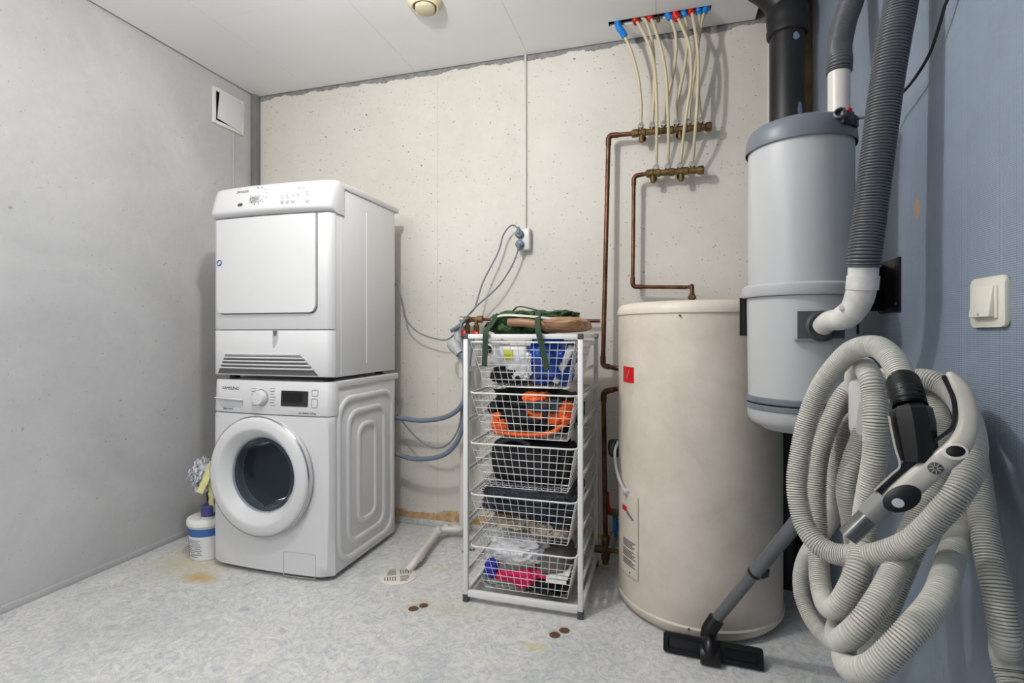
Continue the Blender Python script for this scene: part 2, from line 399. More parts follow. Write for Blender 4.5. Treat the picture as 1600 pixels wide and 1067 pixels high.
# vinyl upstand and corner timber
bm = nb(); box(bm, XL, .62, YB - .006, YB, 0, .035, .002); struct(obj('baseboard_back', bm, M['vinyl']))
bm = nb(); box(bm, XL, XL + .006, YF, YB - .006, 0, .03, .002); struct(obj('baseboard_left', bm, M['wall_grey']))
bm = nb(); box(bm, XR - .027, XR + .012, 2.545, 2.585, 0, 2.75, .002); struct(obj('trim_1', bm, M['wood']))
# plaster edge on the back wall beside the soil pipe
bm = nb(); box(bm, .455, .468, YB - .006, YB, .0, 2.50, .002); struct(obj('trim_2', bm, M['wall_cream']))
# grey plaster pilaster in the left corner
bm = nb(); box(bm, XL, XL + .035, 2.565, YB, 0, 2.5, .004); struct(obj('trim_3', bm, concrete('rough_grey_plaster', lin((112, 112, 112)), lin((140, 140, 140)))))
# conduit under the left vent
# ---------------------------------------------------------------- wall vent (left)
t = thing('wall_vent', (XL, 2.39, 2.225), 'square white ventilation grille with a tilted flap high on the grey left wall', 'vent')
y0, y1, z0, z1 = 2.285, 2.50, 2.225, 2.425
def LW(y, z, x): return Vector((XL + x, y, z))
bm = nb()
for a in ((y0, y0 + .018, z0, z1), (y1 - .018, y1, z0, z1), (y0 + .018, y1 - .018, z0, z0 + .018), (y0 + .018, y1 - .018, z1 - .018, z1)): box(bm, XL, XL + .014, *a, .002)
obj('frame', bm, M['whitepaper'], t)
bx('recess', XL, XL + .003, y0 + .018, y1 - .018, z0 + .018, z1 - .018, M['black'], t, bev=0)
bm = nb(); prism(bm, [(y0 + .022, z0 + .028), (y1 - .026, z0 + .010), (y1 + .002, z1 - .026), (y0 + .040, z1 - .010)], lambda u, v, w: LW(u, v, w), .014, .020, .001)
obj('flap', bm, M['panelwhite'], t)
tag(tube('wall_conduit', [(XL + .004, 2.43, .9), (XL + .004, 2.43, 2.225)], .004, M['wall_grey'], seg=8), 'thin grey conduit running down the left wall below the square vent', 'conduit')
# ceiling valve
c = PZ(664, 4, ZC)
t = thing('ceiling_vent', (c.x, c.y, ZC - .03), 'round cream ventilation valve on the white ceiling', 'vent')
bm = nb(); lathe(bm, [(.052, 0), (.074, 0), (.077, -.006), (.072, -.014), (.058, -.026), (.052, -.024), (.05, -.01)], (c.x, c.y, ZC), 48, caps=False); obj('ring', bm, M['cream'], t)
bm = nb(); lathe(bm, [(.0, -.034), (.036, -.034), (.043, -.030), (.044, -.022), (.01, -.016), (.01, 0)], (c.x, c.y, ZC), 40); obj('disc', bm, M['cream'], t)

# ================================================================ washing machine and dryer
X0, X1, YFr, YBk = -1.982, -1.350, 1.890, 2.435
def bow(x, k=.016):
    s = (x - (X0 + X1) / 2) / ((X1 - X0) / 2); s = max(-1, min(1, s))
    e = max(0, (abs(s) - .90) / .10)
    return YFr - k * (1 - s * s) + .026 * (1 - math.sqrt(max(0, 1 - e * e)))
def frontbox(bm, x0, x1, z0, z1, yb, off=0, k=.016, nx=40, rz=.0, lean=0, zfun=None):
    """plate that follows the bowed front; side skirts go back to yb"""
    zs = [z0, z0 + rz, z1 - rz, z1] if rz else [z0, z1]
    rows = []
    for j, z in enumerate(zs):
        row = []
        for i in range(nx + 1):
            x = x0 + (x1 - x0) * i / nx; y = bow(x, k) - off + lean * (z - z0) + (rz * .6 if rz and j in (0, 3) else 0)
            row.append(bm.verts.new((x, y, z)))
        rows.append(row)
    for a, b in zip(rows, rows[1:]):
        for i in range(nx): bm.faces.new((a[i], a[i + 1], b[i + 1], b[i]))
    bk = [[bm.verts.new((v.co.x, yb, v.co.z)) for v in row] for row in (rows[0], rows[-1])]
    for i in range(nx):
        bm.faces.new((rows[0][i], bk[0][i], bk[0][i + 1], rows[0][i + 1])); bm.faces.new((rows[-1][i], rows[-1][i + 1], bk[1][i + 1], bk[1][i]))
        bm.faces.new((bk[0][i], bk[1][i], bk[1][i + 1], bk[0][i + 1]))
    for i in (0, -1): bm.faces.new([r[i] for r in rows] + [bk[1][i], bk[0][i]])
t = thing('washing_machine', ((X0 + X1) / 2, 2.16, 0), 'white front-loading washing machine with round glass door, standing on the floor beneath the dryer', 'washing machine')
ZW = .850
# cabinet: sheet-metal sides, back, bottom (open to the front)
bm = nb()
th = .012
box(bm, X0 + .004, X0 + th, YFr + .03, YBk, .022, ZW - .03, .002); box(bm, X1 - th, X1 - .004, YFr + .03, YBk, .022, ZW - .03, .002)
box(bm, X0 + th, X1 - th, YBk - .012, YBk, .022, ZW - .03); box(bm, X0 + th, X1 - th, YFr + .03, YBk - .012, .022, .03)
obj('cabinet', bm, M['enamel'], t)
# embossed concentric ridges on the right side
for i, (ya, yb, za, zb, r) in enumerate(((1.95, 2.405, .055, .765, .085), (2.02, 2.325, .115, .70, .065), (2.10, 2.245, .185, .63, .05))):
    bm = nb(); q = [Vector((X1 - .0045, u, v)) for u, v in rrect(ya, yb, za, zb, r, 8)]; q.append(q[0]); q.append(q[1])
    sweep(bm, q, .0150, 12, up=Vector((1, 0, 0)), flat=.62, caps=False); obj('side_ridge', bm, M['enamel'], t)
# lid
bx('top_panel', X0 + .001, X1 + .002, YFr + .048, YBk + .03, ZW - .032, ZW, M['panelwhite'], t, bev=.006, seg=3)
# lower front with the round opening
CX, CZ, RH = -1.690, .437, .205
z0, z1 = .022, .700
bm = nb(); angs = sorted([2 * math.pi * k / 72 for k in range(72)] + [math.atan2(z - CZ, x - CX) % (2 * math.pi) for x in (X0, X1) for z in (z0, z1)])
NR = 10; rings = []
for a in angs:
    ca, sa = math.cos(a), math.sin(a); tx = ((X1 - CX) / ca if ca > 1e-6 else (X0 - CX) / ca if ca < -1e-6 else 9); tz = ((z1 - CZ) / sa if sa > 1e-6 else (z0 - CZ) / sa if sa < -1e-6 else 9)
    tm = min(tx, tz); rings.append([bm.verts.new((CX + ca * r, bow(CX + ca * r), CZ + sa * r)) for r in [RH + (tm - RH) * k / NR for k in range(NR)] + [tm]])
for a, b in zip(rings, rings[1:] + rings[:1]):
    for k in range(NR): bm.faces.new((a[k], b[k], b[k + 1], a[k + 1]))
for a, b in zip(rings, rings[1:] + rings[:1]):
    o1, o2 = a[-1], b[-1]; p1 = bm.verts.new((o1.co.x, YFr + .032, o1.co.z)); p2 = bm.verts.new((o2.co.x, YFr + .032, o2.co.z)); bm.faces.new((o1, o2, p2, p1))
bmesh.ops.remove_doubles(bm, verts=bm.verts, dist=1e-5)
obj('front_panel', bm, M['panelwhite'], t, sharp=35)
# control panel
bm = nb(); frontbox(bm, X0, X1, .704, ZW - .001, YFr + .054, 0, rz=.006, lean=.06); cp = obj('control_panel', bm, M['panelwhite'], t)
def yW(x, z, off=0): return bow(x) + .06 * (z - .704) - off
def wp(px, py): # pixel -> point on washer front
    Y = YFr - .01
    for _ in range(4):
        p = PY(px, py, Y); Y = bow(p.x) + (.06 * (p.z - .704) if p.z > .704 else 0)
    return PY(px, py, Y)
text('logo_lettering', 'SAMSUNG', .019, wp(360.5, 606.5) + Vector((0, -.001, 0)), FRONT, M['ink'], cp, sx=1.15, ext=.0006, wrap=yW)
text('small_lettering', 'Digital Inverter', .010, wp(354, 638) + Vector((.010, -.0015, 0)), FRONT, M['ink'], cp, ext=.0006, wrap=yW)
text('small_lettering', 'Eco Bubble  8.0 kg', .011, wp(480, 646) + Vector((0, -.0015, 0)), FRONT, M['ink'], cp, ext=.0006, wrap=yW)
# programme list beside the knob as fine printed bars
bm = nb()
for i in range(7):
    for px, w in ((397, .026), (426, .028)):
        q = wp(px, 607 + i * 4.4); box(bm, q.x - w / 2, q.x + w / 2 - (i * 7 % 3) * .003, q.y - .0012, q.y, q.z - .0014, q.z + .0014)
obj('programme_print', bm, M['inkfaint'], cp)
q = wp(409, 621); bm = nb(); lathe(bm, [(.036, -.001), (.036, -.004), (.033, -.005), (.031, -.022), (.027, -.03), (0, -.031)], q, 40, 'y', caps=False)
obj('knob', bm, M['panelwhite'], t)
bm = nb(); lathe(bm, [(.0365, 0), (.0365, -.006), (.0345, -.0065)], q, 40, 'y', caps=False); obj('knob_ring', bm, M['chrome'], t)
a, b = wp(440, 609), wp(481, 637); bm = nb(); yy = (a.y + b.y) / 2 - .001
prism(bm, rrect(a.x, b.x, b.z + .003, a.z - .003, .004), lambda u, v, w: Vector((u, yW(u, v) - w, v)), -.002, .002, 0); ds = obj('display', bm, M['screen'], t)
bm = nb(); prism(bm, rrect(a.x + .006, b.x - .028, b.z + .022, a.z - .008, .003), lambda u, v, w: Vector((u, yW(u, v) - w, v)), .002, .0028, 0); obj('display_window', bm, M['black'], ds)
for (pa, pb) in (((488, 609), (497, 619)), ((487, 623), (496, 637))):
    a, b = wp(*pa), wp(*pb); bm = nb(); q = [Vector((u, yW(u, v) - .001, v)) for u, v in rrect(a.x, b.x, b.z, a.z, .006)]; q += q[:2]
    sweep(bm, q, .0012, 6, caps=False); obj('button_outline', bm, M['inkfaint'], t)
a, b = wp(338, 621), wp(379, 638)
bm = nb(); prism(bm, [(a.x, a.z), (b.x, a.z - .004), (b.x, b.z + .006), (a.x + .04, b.z + .004)], lambda u, v, w: Vector((u, bow(u) - w, v)), -.003, .0015, 0); dr = obj('drawer_grip', bm, M['lightgrey'], t)
tube('drawer_lip', [Vector((u, bow(u) - .003, v)) for u, v in ((a.x - .004, a.z), (a.x + .08, a.z - .001), (b.x + .004, a.z - .003))], .003, M['panelwhite'], dr, seg=6)
# filter flap, bottom right
a, b = wp(443, 861), wp(493, 905); bm = nb(); q = [Vector((u, bow(u) - .0005, v)) for u, v in rrect(a.x, b.x, b.z, a.z, .008)]; q += q[:2]
sweep(bm, q, .0014, 6, caps=False); ff = obj('filter_flap', bm, M['lightgrey'], t)
bx('flap_catch', (a.x + b.x) / 2 - .02, (a.x + b.x) / 2 + .01, bow(-1.4) - .006, bow(-1.4) + .002, a.z - .003, a.z + .001, M['ventgrey'], ff, bev=0)
# door: bulging ring + dark bowl glass
dx, dz = -1.690, .437; dy = bow(dx) + .004
bm = nb(); lathe(bm, [(.258, 0), (.262, -.006), (.261, -.022), (.257, -.034), (.248, -.041), (.238, -.0440), (.214, -.047), (.206, -.0465), (.201, -.043), (.188, -.030), (.172, -.012), (.166, -.004), (.163, .008)], (dx, dy, dz), 96, 'y', caps=False)
dd = obj('door', bm, M['panelwhite'], t)
bm = nb(); lathe(bm, [(.2590, -.0335), (.2625, -.0285), (.2615, -.0230)], (dx, dy, dz), 96, 'y', caps=False); obj('door_trim', bm, M['chrome'], dd)
bm = nb(); lathe(bm, [(.164, -.002), (.160, -.006), (.150, -.004), (.146, .015), (.142, .05), (.128, .085), (.09, .105), (.001, .110)], (dx, dy, dz), 72, 'y', caps=False); obj('door_glass', bm, M['glass'], dd)
bm = nb(); lathe(bm, [(.206, .004), (.206, .02), (.150, .045), (.170, .07), (.24, .09), (.242, .40), (.10, .42), (.001, .42)], (dx, dy, dz), 64, 'y', caps=False); obj('drum', bm, M['steel'], t)
bm = nb(); lathe(bm, [(.206, .003), (.160, .02), (.150, .046)], (dx, dy, dz), 64, 'y', caps=False); obj('door_gasket', bm, M['darkgrey'], t)
for fx in (X0 + .06, X1 - .06):
    for fy in (YFr + .07, YBk - .06):
        bm = nb(); lathe(bm, [(.02, 0), (.022, .006), (.012, .01), (.012, .026)], (fx, fy, 0), 20); obj('foot', bm, M['blackmatt'], t)
tag(lump('garment', (dx + .07, dy + .24, dz - .17), (.11, .10, .055), M['yellowcloth'], seed=4, amp=.3, freq=2.4, folds=.15), 'pale yellow garment lying behind the round glass of the washing machine door', 'garment')
# ---------------------------------------------------------------- dryer
ZD0, ZD1 = .868, 1.718
t = thing('tumble_dryer', ((X0 + X1) / 2, 2.16, ZW), 'white tumble dryer with square door and louvred plinth, stacked on the washing machine', 'tumble dryer')
bx('cabinet', X0 + .004, X1 - .003, YFr + .03, YBk, ZD0, ZD1 - .028, M['enamel'], t, bev=.003)
tube('side_groove', [(X1 - .003, 1.965, ZD0 + .01), (X1 - .003, 1.965, ZD1 - .05)], .0022, M['panelwhite'], t, seg=6, sm=False)
tube('side_groove', [(X1 - .003, 2.165, ZD0 + .05), (X1 - .003, 2.165, ZD1 - .09)], .0035, M['enamel'], t, seg=8, sm=False)
bx('top_panel', X0 + .002, X1 + .003, YFr + .072, YBk + .035, ZD1 - .028, ZD1, M['panelwhite'], t, bev=.006, seg=3)
zb = 1.578
# control fascia: curved top, thick rounded lip below
bm = nb(); nx = 36; prof = [(.050, zb - .004), (.010, zb - .003), (-.012, zb + .004), (-.020, zb + .014), (-.021, zb + .024), (-.010, zb + .06), (.004, ZD1 - .032), (.014, ZD1 - .012), (.032, ZD1 - .0005), (.06, ZD1 + .0005)]
def fz(x): # fascia overhang grows to the middle
    s = (x - (X0 + X1) / 2) / ((X1 - X0) / 2); return s
rows = []
for dy_, z in prof:
    row = []
    for i in range(nx + 1):
        x = X0 + .0005 + (X1 - X0 + .002) * i / nx
        row.append(bm.verts.new((x, min(YFr + .088, bow(x, .022) + dy_), z)))
    rows.append(row)
for a, b in zip(rows, rows[1:]):
    for i in range(nx): bm.faces.new((a[i], a[i + 1], b[i + 1], b[i]))
bkl = [bm.verts.new((v.co.x, YFr + .09, v.co.z)) for v in rows[-1]]; bkb = [bm.verts.new((v.co.x, YFr + .09, v.co.z)) for v in rows[0]]
for i in range(nx): bm.faces.new((rows[-1][i], rows[-1][i + 1], bkl[i + 1], bkl[i])); bm.faces.new((rows[0][i], rows[0][i + 1], bkb[i + 1], bkb[i]))
for i in (0, -1): bm.faces.new([r[i] for r in rows] + [bkl[i], bkb[i]])
fa = obj('control_panel', bm, M['panelwhite'], t, sharp=50)
def yD(x, z):
    f = (z - (zb + .024)) / (ZD1 - .032 - (zb + .024)); f = max(0, min(1, f)); dy_ = -.021 + f * .025
    return bow(x, .022) + dy_
def dp(px, py):
    Y = YFr - .03
    for _ in range(5):
        p = PY(px, py, Y); Y = yD(p.x, p.z)
    return PY(px, py, Y)
TILT = Matrix.Rotation(R_(90 - 13), 3, 'X')
text('logo_lettering', 'ZANUSSI', .016, dp(379, 300) + Vector((0, -.003, 0)), TILT, M['ink'], fa, sx=1.1, ext=.0006, shear=.3, wrap=yD)
q = dp(404, 306); ax = Vector((0, -1, .2))
bm = nb(); lathe(bm, [(.030, -.002), (.030, .006), (.024, .010), (.022, .026), (.018, .03), (0, .031)], q, 36, ax, caps=False); obj('knob', bm, M['panelwhite'], t)
bm = nb()
for i in range(12):
    a = R_(i * 30 + 15); c_ = q + Vector((math.cos(a) * .043, 0, math.sin(a) * .040)); c_.y = yD(c_.x, c_.z) - .001; box(bm, c_.x - .002, c_.x + .002, c_.y, c_.y + .002, c_.z - .002, c_.z + .002)
for px, py in ((441, 307), (449, 306), (458, 305), (442, 310), (450, 309), (467, 294), (471, 293.5), (475, 293), (465, 303), (467, 305), (480, 299), (480, 302), (481, 305), (478, 312)):
    c_ = dp(px, py); box(bm, c_.x - .002, c_.x + .002, c_.y - .0015, c_.y + .002, c_.z - .0015, c_.z + .0015)
obj('programme_print', bm, M['ink'], fa)
for px, py in ((441, 315.5), (449, 315), (457.5, 314.5), (480, 314)):
    bm = nb(); lathe(bm, [(.0085, -.002), (.0085, .002), (.007, .004), (0, .0042)], dp(px, py), 20, ax, caps=False); obj('button', bm, M['lightgrey'], t)
c_ = dp(375.5, 320); bm = nb(); prism(bm, rrect(c_.x - .013, c_.x + .013, c_.z - .007, c_.z + .007, .0065), lambda u, v, w: Vector((u, yD(u, v) - w, v)), -.002, .002); kk = obj('button', bm, M['ink'], t); kk['label'] = 'dark oval push button'
# front frame around the door, drawer below
bm = nb(); frontbox(bm, X0, X1, 1.075, zb - .006, YFr + .032, .0, rz=.003); obj('front_panel', bm, M['panelwhite'], t)
def fp(px, py):
    Y = YFr
    for _ in range(5):
        p = PY(px, py, Y); Y = bow(p.x)
    return PY(px, py, Y)
a, b = fp(342, 343), fp(495, 488)
bm = nb(); poly = rrect(a.x, b.x, b.z, zb - .008, .022, 6)
def dens(poly, n=6):
    out = []
    for (u0, v0), (u1, v1) in zip(poly, poly[1:] + poly[:1]):
        m_ = max(1, int(math.hypot(u1 - u0, v1 - v0) / .03))
        for k in range(m_): out.append((u0 + (u1 - u0) * k / m_, v0 + (v1 - v0) * k / m_))
    return out
# door slab built as a grid so it follows the bow
def slab(bm, x0, x1, z0, z1, r, off, thick, nx=30, nz=16):
    g_ = []
    for j in range(nz + 1):
        row = []
        for i in range(nx + 1):
            x = x0 + (x1 - x0) * i / nx; z = z0 + (z1 - z0) * j / nz
            dxx = max(0, abs(x - (x0 + x1) / 2) - ((x1 - x0) / 2 - r)); dzz = max(0, abs(z - (z0 + z1) / 2) - ((z1 - z0) / 2 - r)) if z < (z0 + z1) / 2 else 0
            # pull the corner grid into the rounded corner
            if dxx > 0 and dzz > 0:
                m_ = max(dxx, dzz); L = math.hypot(dxx, dzz); k = m_ / L
                sx_ = math.copysign(1, x - (x0 + x1) / 2); x = (x0 + x1) / 2 + sx_ * ((x1 - x0) / 2 - r + dxx * k); z = z0 + r - dzz * k
            row.append(bm.verts.new((x, bow(x) - off, z)))
        g_.append(row)
    fs = []
    for j in range(nz):
        for i in range(nx): fs.append(bm.faces.new((g_[j][i], g_[j][i + 1], g_[j + 1][i + 1], g_[j + 1][i])))
    rr = bmesh.ops.extrude_face_region(bm, geom=fs); vs = [e for e in rr['geom'] if isinstance(e, bmesh.types.BMVert)]
    for v in vs: v.co.y -= thick
    ed = [e for e in bm.edges if len(e.link_faces) == 2 and e.calc_face_angle(0) > 1.2 and all(v in vs for v in e.verts)]
    bmesh.ops.bevel(bm, geom=ed, offset=thick * .6, segments=3, profile=.5, affect='EDGES')
slab(bm, a.x, b.x, b.z, zb - .010, .03, .0, .012)
dd = obj('door', bm, M['panelwhite'], t, sharp=50)
bm = nb(); slab(bm, a.x - .004, b.x + .004, b.z - .005, zb - .008, .03, -.001, .0022); obj('door_seal', bm, M['ventgrey'], t, sharp=50)
c_ = fp(346.5, 411.5); c_.y -= .013
bm = nb(); lathe(bm, [(.0145, 0), (.0145, -.0008), (0, -.0008)], c_, 32, 'y', caps=False); st = obj('round_sticker', bm, M['labelblue'], dd)
bm = nb(); lathe(bm, [(.006, -.0009), (.006, -.0014), (0, -.0014)], c_ + Vector((.002, 0, .002)), 20, 'y', caps=False); lathe(bm, [(.0045, -.0009), (.0045, -.0014), (0, -.0014)], c_ + Vector((-.004, 0, -.004)), 16, 'y', caps=False); obj('sticker_mark', bm, M['whitepaper'], st)
bm = nb(); frontbox(bm, X0, X1, ZD0 + .004, 1.071, YFr + .032, .0, rz=.003); dr = obj('lower_drawer', bm, M['panelwhite'], t)
bx('recess_gap', X0 + .04, X1 - .04, YFr + .002, YFr + .03, 1.0695, 1.0765, M['ventgrey'], t, bev=0)
# finger notch of the drawer
q = fp(430, 515)
bm = nb(); prism(bm, [(q.x - .014, 1.070), (q.x + .016, 1.070), (q.x + .015, 1.045), (q.x + .010, 1.02), (q.x - .004, .995), (q.x - .012, .995), (q.x - .013, 1.04)], lambda u, v, w: Vector((u, bow(u) - w, v)), -.002, .0012); nn = obj('drawer_notch', bm, M['lightgrey'], dr)
bm = nb(); prism(bm, [(q.x - .010, 1.069), (q.x + .010, 1.069), (q.x + .008, 1.05), (q.x - .006, 1.045)], lambda u, v, w: Vector((u, bow(u) - w, v)), 0, .0018); obj('notch_recess', bm, M['ventgrey'], nn)
# louvres: trapezoid field
gx0, gx1, gt0, gt1 = fp(341, 588).x, fp(498, 592).x, fp(352, 560).x, fp(472, 562).x; gz0, gz1 = ZD0 + .012, .958
N_ = 5
for i in range(N_):
    f0 = i / N_; z = gz0 + (gz1 - gz0) * (f0 + .28); f = (z - gz0) / (gz1 - gz0)
    xa, xb = gx0 + (gt0 - gx0) * f, gx1 + (gt1 - gx1) * f; bm = nb(); seg_ = 18; rows = [[], [], [], []]
    for k in range(seg_ + 1):
        x = xa + (xb - xa) * k / seg_; y = bow(x)
        for r_, (yy, zz) in zip(rows, ((-.009, .0055), (-.0095, .001), (.002, -.004), (.002, .0055))): r_.append(bm.verts.new((x, y + yy, z + zz)))
    for a_, b_ in ((0, 1), (1, 2), (2, 3), (3, 0)):
        for k in range(seg_): bm.faces.new((rows[a_][k], rows[a_][k + 1], rows[b_][k + 1], rows[b_][k]))
    bm.faces.new([r_[0] for r_ in rows]); bm.faces.new([r_[-1] for r_ in rows]); obj('louvre', bm, M['panelwhite'], dr)
bm = nb(); rows = [[], []]
for k in range(21):
    for r_, z, x0_, x1_ in ((rows[0], gz0 - .003, gx0, gx1), (rows[1], gz1, gt0, gt1)):
        x = x0_ + (x1_ - x0_) * k / 20; r_.append(bm.verts.new((x, bow(x) - .0012, z)))
for k in range(20): bm.faces.new((rows[0][k], rows[0][k + 1], rows[1][k + 1], rows[1][k]))
obj('louvre_recess', bm, M['ventgrey'], dr)
for fx in (X0 + .06, X1 - .06):
    for fy in (YFr + .07, YBk - .06): bm = nb(); lathe(bm, [(.022, ZW), (.022, ZD0 + .003)], (fx, fy, 0), 20); obj('foot', bm, M['blackmatt'], t)
# flue bracket behind the dryer top
# ---------------------------------------------------------------- bucket, jar, mop, cloth left of the washer
c = Vector((-2.092, 1.975, 0))
t = thing('paint_bucket', c, 'white lidded plastic bucket with blue band standing on the floor left of the washer', 'bucket')
bm = nb(); lathe(bm, [(.0, 0), (.074, 0), (.077, .003), (.084, .150), (.086, .152), (.086, .172), (.082, .176)], c, 40, caps=False); obj('body', bm, M['whitebag'], t)
bm = nb(); lathe(bm, [(.0915, .160), (.0915, .178), (.088, .186), (.080, .189), (.076, .184), (.0, .184)], c, 40, caps=False); obj('lid', bm, M['whitepaper'], t)
bm = nb(); lathe(bm, [(.0822, .112), (.0848, .148)], c, 40, caps=False); obj('label', bm, M['labelblue'], t)
bm = nb()
for i in range(9):
    z = .02 + i * .0095; a0 = R_(-150 + (i % 2) * 4); rr = .0772 + (z / .15) * .0069
    for k in range(8):
        a = a0 + k * R_(11)
        if (i * 5 + k * 3) % 7 == 0: continue
        p = c + Vector((math.cos(a) * rr, math.sin(a) * rr, z)); mt = Matrix.Translation(p) @ Matrix.Rotation(a, 4, 'Z'); box(bm, -.0008, .0012, -.0065, .0065, -.0015, .0015, mtx=mt)
obj('fine_print', bm, M['inkfaint'], t)
c2 = c + Vector((.022, -.018, .1842))
t = thing('jar', c2, 'small white jar with purple lid standing on the bucket lid', 'jar')
bm = nb(); lathe(bm, [(.0, 0), (.030, 0), (.031, .004), (.031, .02)], c2, 28); obj('body', bm, M['whitepaper'], t)
bm = nb(); lathe(bm, [(.034, .014), (.0345, .045), (.0335, .060), (.031, .063), (.0, .063)], c2, 28); obj('lid', bm, M['purple'], t)
random.seed(5)
mc = P(322, 738, 2.54)
t = thing('mop', (mc.x, mc.y, 0), 'fluffy white fringed mop head showing between the washer and the grey wall', 'mop')
tube('handle', [(mc.x - .0, mc.y + .03, 0.0), (mc.x, mc.y + .01, mc.z)], .011, M['blackmatt'], t, sm=False)
bm = nb(); lumpbm(bm, mc, (.055, .05, .06), seed=3, amp=.3, freq=3, pw=.9, sub=3)
for i in range(260):
    a = random.uniform(0, 6.283); z = random.uniform(-.9, 1); r = math.sqrt(max(0, 1 - z * z)); d = Vector((r * math.cos(a), r * math.sin(a), z)); p0 = mc + Vector((d.x * .06, d.y * .055, d.z * .065))
    p1 = p0 + d * .014 + Vector((random.uniform(-.01, .01), random.uniform(-.01, .01), random.uniform(-.012, .004))); p2 = p1 + Vector((random.uniform(-.012, .012), random.uniform(-.01, .01), -.016))
    sweep(bm, [p0, p1, p2], .004, 4, flat=.5)
obj('mop_head', bm, M['foil'], t, sharp=30)
bm = nb(); pts = [P(333, 722, 2.44), P(327, 738, 2.44), P(319, 756, 2.43), P(312, 770, 2.42)]
ribbon(bm, smooth(pts, n=6), .035, .006, (.85, .2, .4)); ribbon(bm, smooth([P(331, 740, 2.45), P(330, 765, 2.45), P(331, 800, 2.45)], n=6), .03, .006, (1, .1, .1)); ribbon(bm, smooth([P(338, 716, 2.46), P(342, 740, 2.46), P(344, 770, 2.46)], n=6), .04, .006, (1, .1, .1))
bmesh.ops.subdivide_edges(bm, edges=bm.edges, cuts=2)
for v in bm.verts: v.co += Vector((noise.noise(v.co * 40), noise.noise(v.co * 40 + Vector((9, 0, 0))), 0)) * .005
tag(obj('cleaning_cloth', bm, M['yellowcloth']), 'pale yellow cloth hanging beside the mop head left of the washer', 'cloth')
# ================================================================ wire basket rack
RX0, RX1, RY0, RY1, RZ = -.752, -.298, 1.92, 2.375, 1.055
t = rack = thing('basket_rack', ((RX0 + RX1) / 2, (RY0 + RY1) / 2, 0), 'white metal drawer rack with five wire baskets standing beside the beige water heater', 'rack')
u = .0095
for x in (RX0, RX1):
    for y in (RY0, RY1):
        up = bx('upright', x - u, x + u, y - u, y + u, .012, RZ - .004, M['wire'], t, bev=.002)
        bx('foot', x - u - .002, x + u + .002, y - u - .002, y + u + .002, 0, .03, M['darkgrey'], up, bev=.003)
        bx('corner_cap', x - u - .001, x + u + .001, y - u - .001, y + u + .001, RZ - .02, RZ + .002, M['darkgrey'], up, bev=.003)
for y in (RY0, RY1):
    bx('crossbar', RX0 + u, RX1 - u, y - .008, y + .008, RZ - .018, RZ, M['wire'], t, bev=.002)
    bx('crossbar', RX0 + u, RX1 - u, y - .010, y + .010, .022, .045, M['wire'], t, bev=.002)
for x in (RX0, RX1):
    s = 1 if x == RX0 else -1
    for i in range(10):
        z = .107 + i * .1003
        bm = nb(); box(bm, x + s * .0055 - .0075, x + s * .0055 + .0075, RY0 + u, RY1 - u, z - .0015, z + .0015, 0); box(bm, x - s * .001 - .0015, x - s * .001 + .0015, RY0 + u, RY1 - u, z, z + .014, 0); obj('runner', bm, M['wire'], t)
    bx('side_bar', x - .008, x + .008, RY0 + u, RY1 - u, RZ - .016, RZ - .001, M['wire'], t, bev=.002); bx('side_bar', x - .008, x + .008, RY0 + u, RY1 - u, .022, .04, M['wire'], t, bev=.002)
def basket(zr, k):
    h = .178; top = (-.738, -.312, 1.935, 2.37); bot = (-.688, -.356, 1.965, 2.335)
    bm = nb()
    q = [Vector((a, b, zr)) for a, b in rrect(top[0], top[1], top[2] - .022, top[3], .03, 5)]; q += q[:2]; sweep(bm, q, .0033, 6, caps=False)
    rim = bm; b = obj('basket', rim, M['wire'], rack)
    bm = nb()
    def pt(f, gx, gy):  # f 0 top..1 bottom ; gx, gy 0..1
        x0 = top[0] + (bot[0] - top[0]) * f + .006 * (1 - f); x1 = top[1] + (bot[1] - top[1]) * f - .006 * (1 - f); y0 = top[2] - .018 * (1 - f) + (bot[2] - top[2]) * f; y1 = top[3] + (bot[3] - top[3]) * f
        return Vector((x0 + (x1 - x0) * gx, y0 + (y1 - y0) * gy, zr - h * f))
    nx, ny, nz = 13, 14, 6
    def w(pts): sweep(bm, pts, .00125, 4, caps=False)
    for i in range(nx + 1): g_ = i / nx; w([pt(0, g_, 0), pt(1, g_, 0), pt(1, g_, 1), pt(0, g_, 1)])
    for i in range(ny + 1): g_ = i / ny; w([pt(0, 0, g_), pt(1, 0, g_), pt(1, 1, g_), pt(0, 1, g_)])
    for i in range(1, nz + 1): f = i / nz; w([pt(f, 0, 0), pt(f, 1, 0), pt(f, 1, 1), pt(f, 0, 1), pt(f, 0, 0), pt(f, .02, 0)])
    obj('wire_mesh', bm, M['wire'], b)
ZR = [1.024, .824, .626, .425, .222]
for k, z in enumerate(ZR): basket(z, k)
def bxp(px, Y=2.0): return PY(px, 600, Y).x
g1 = 'things lying in the rack baskets'
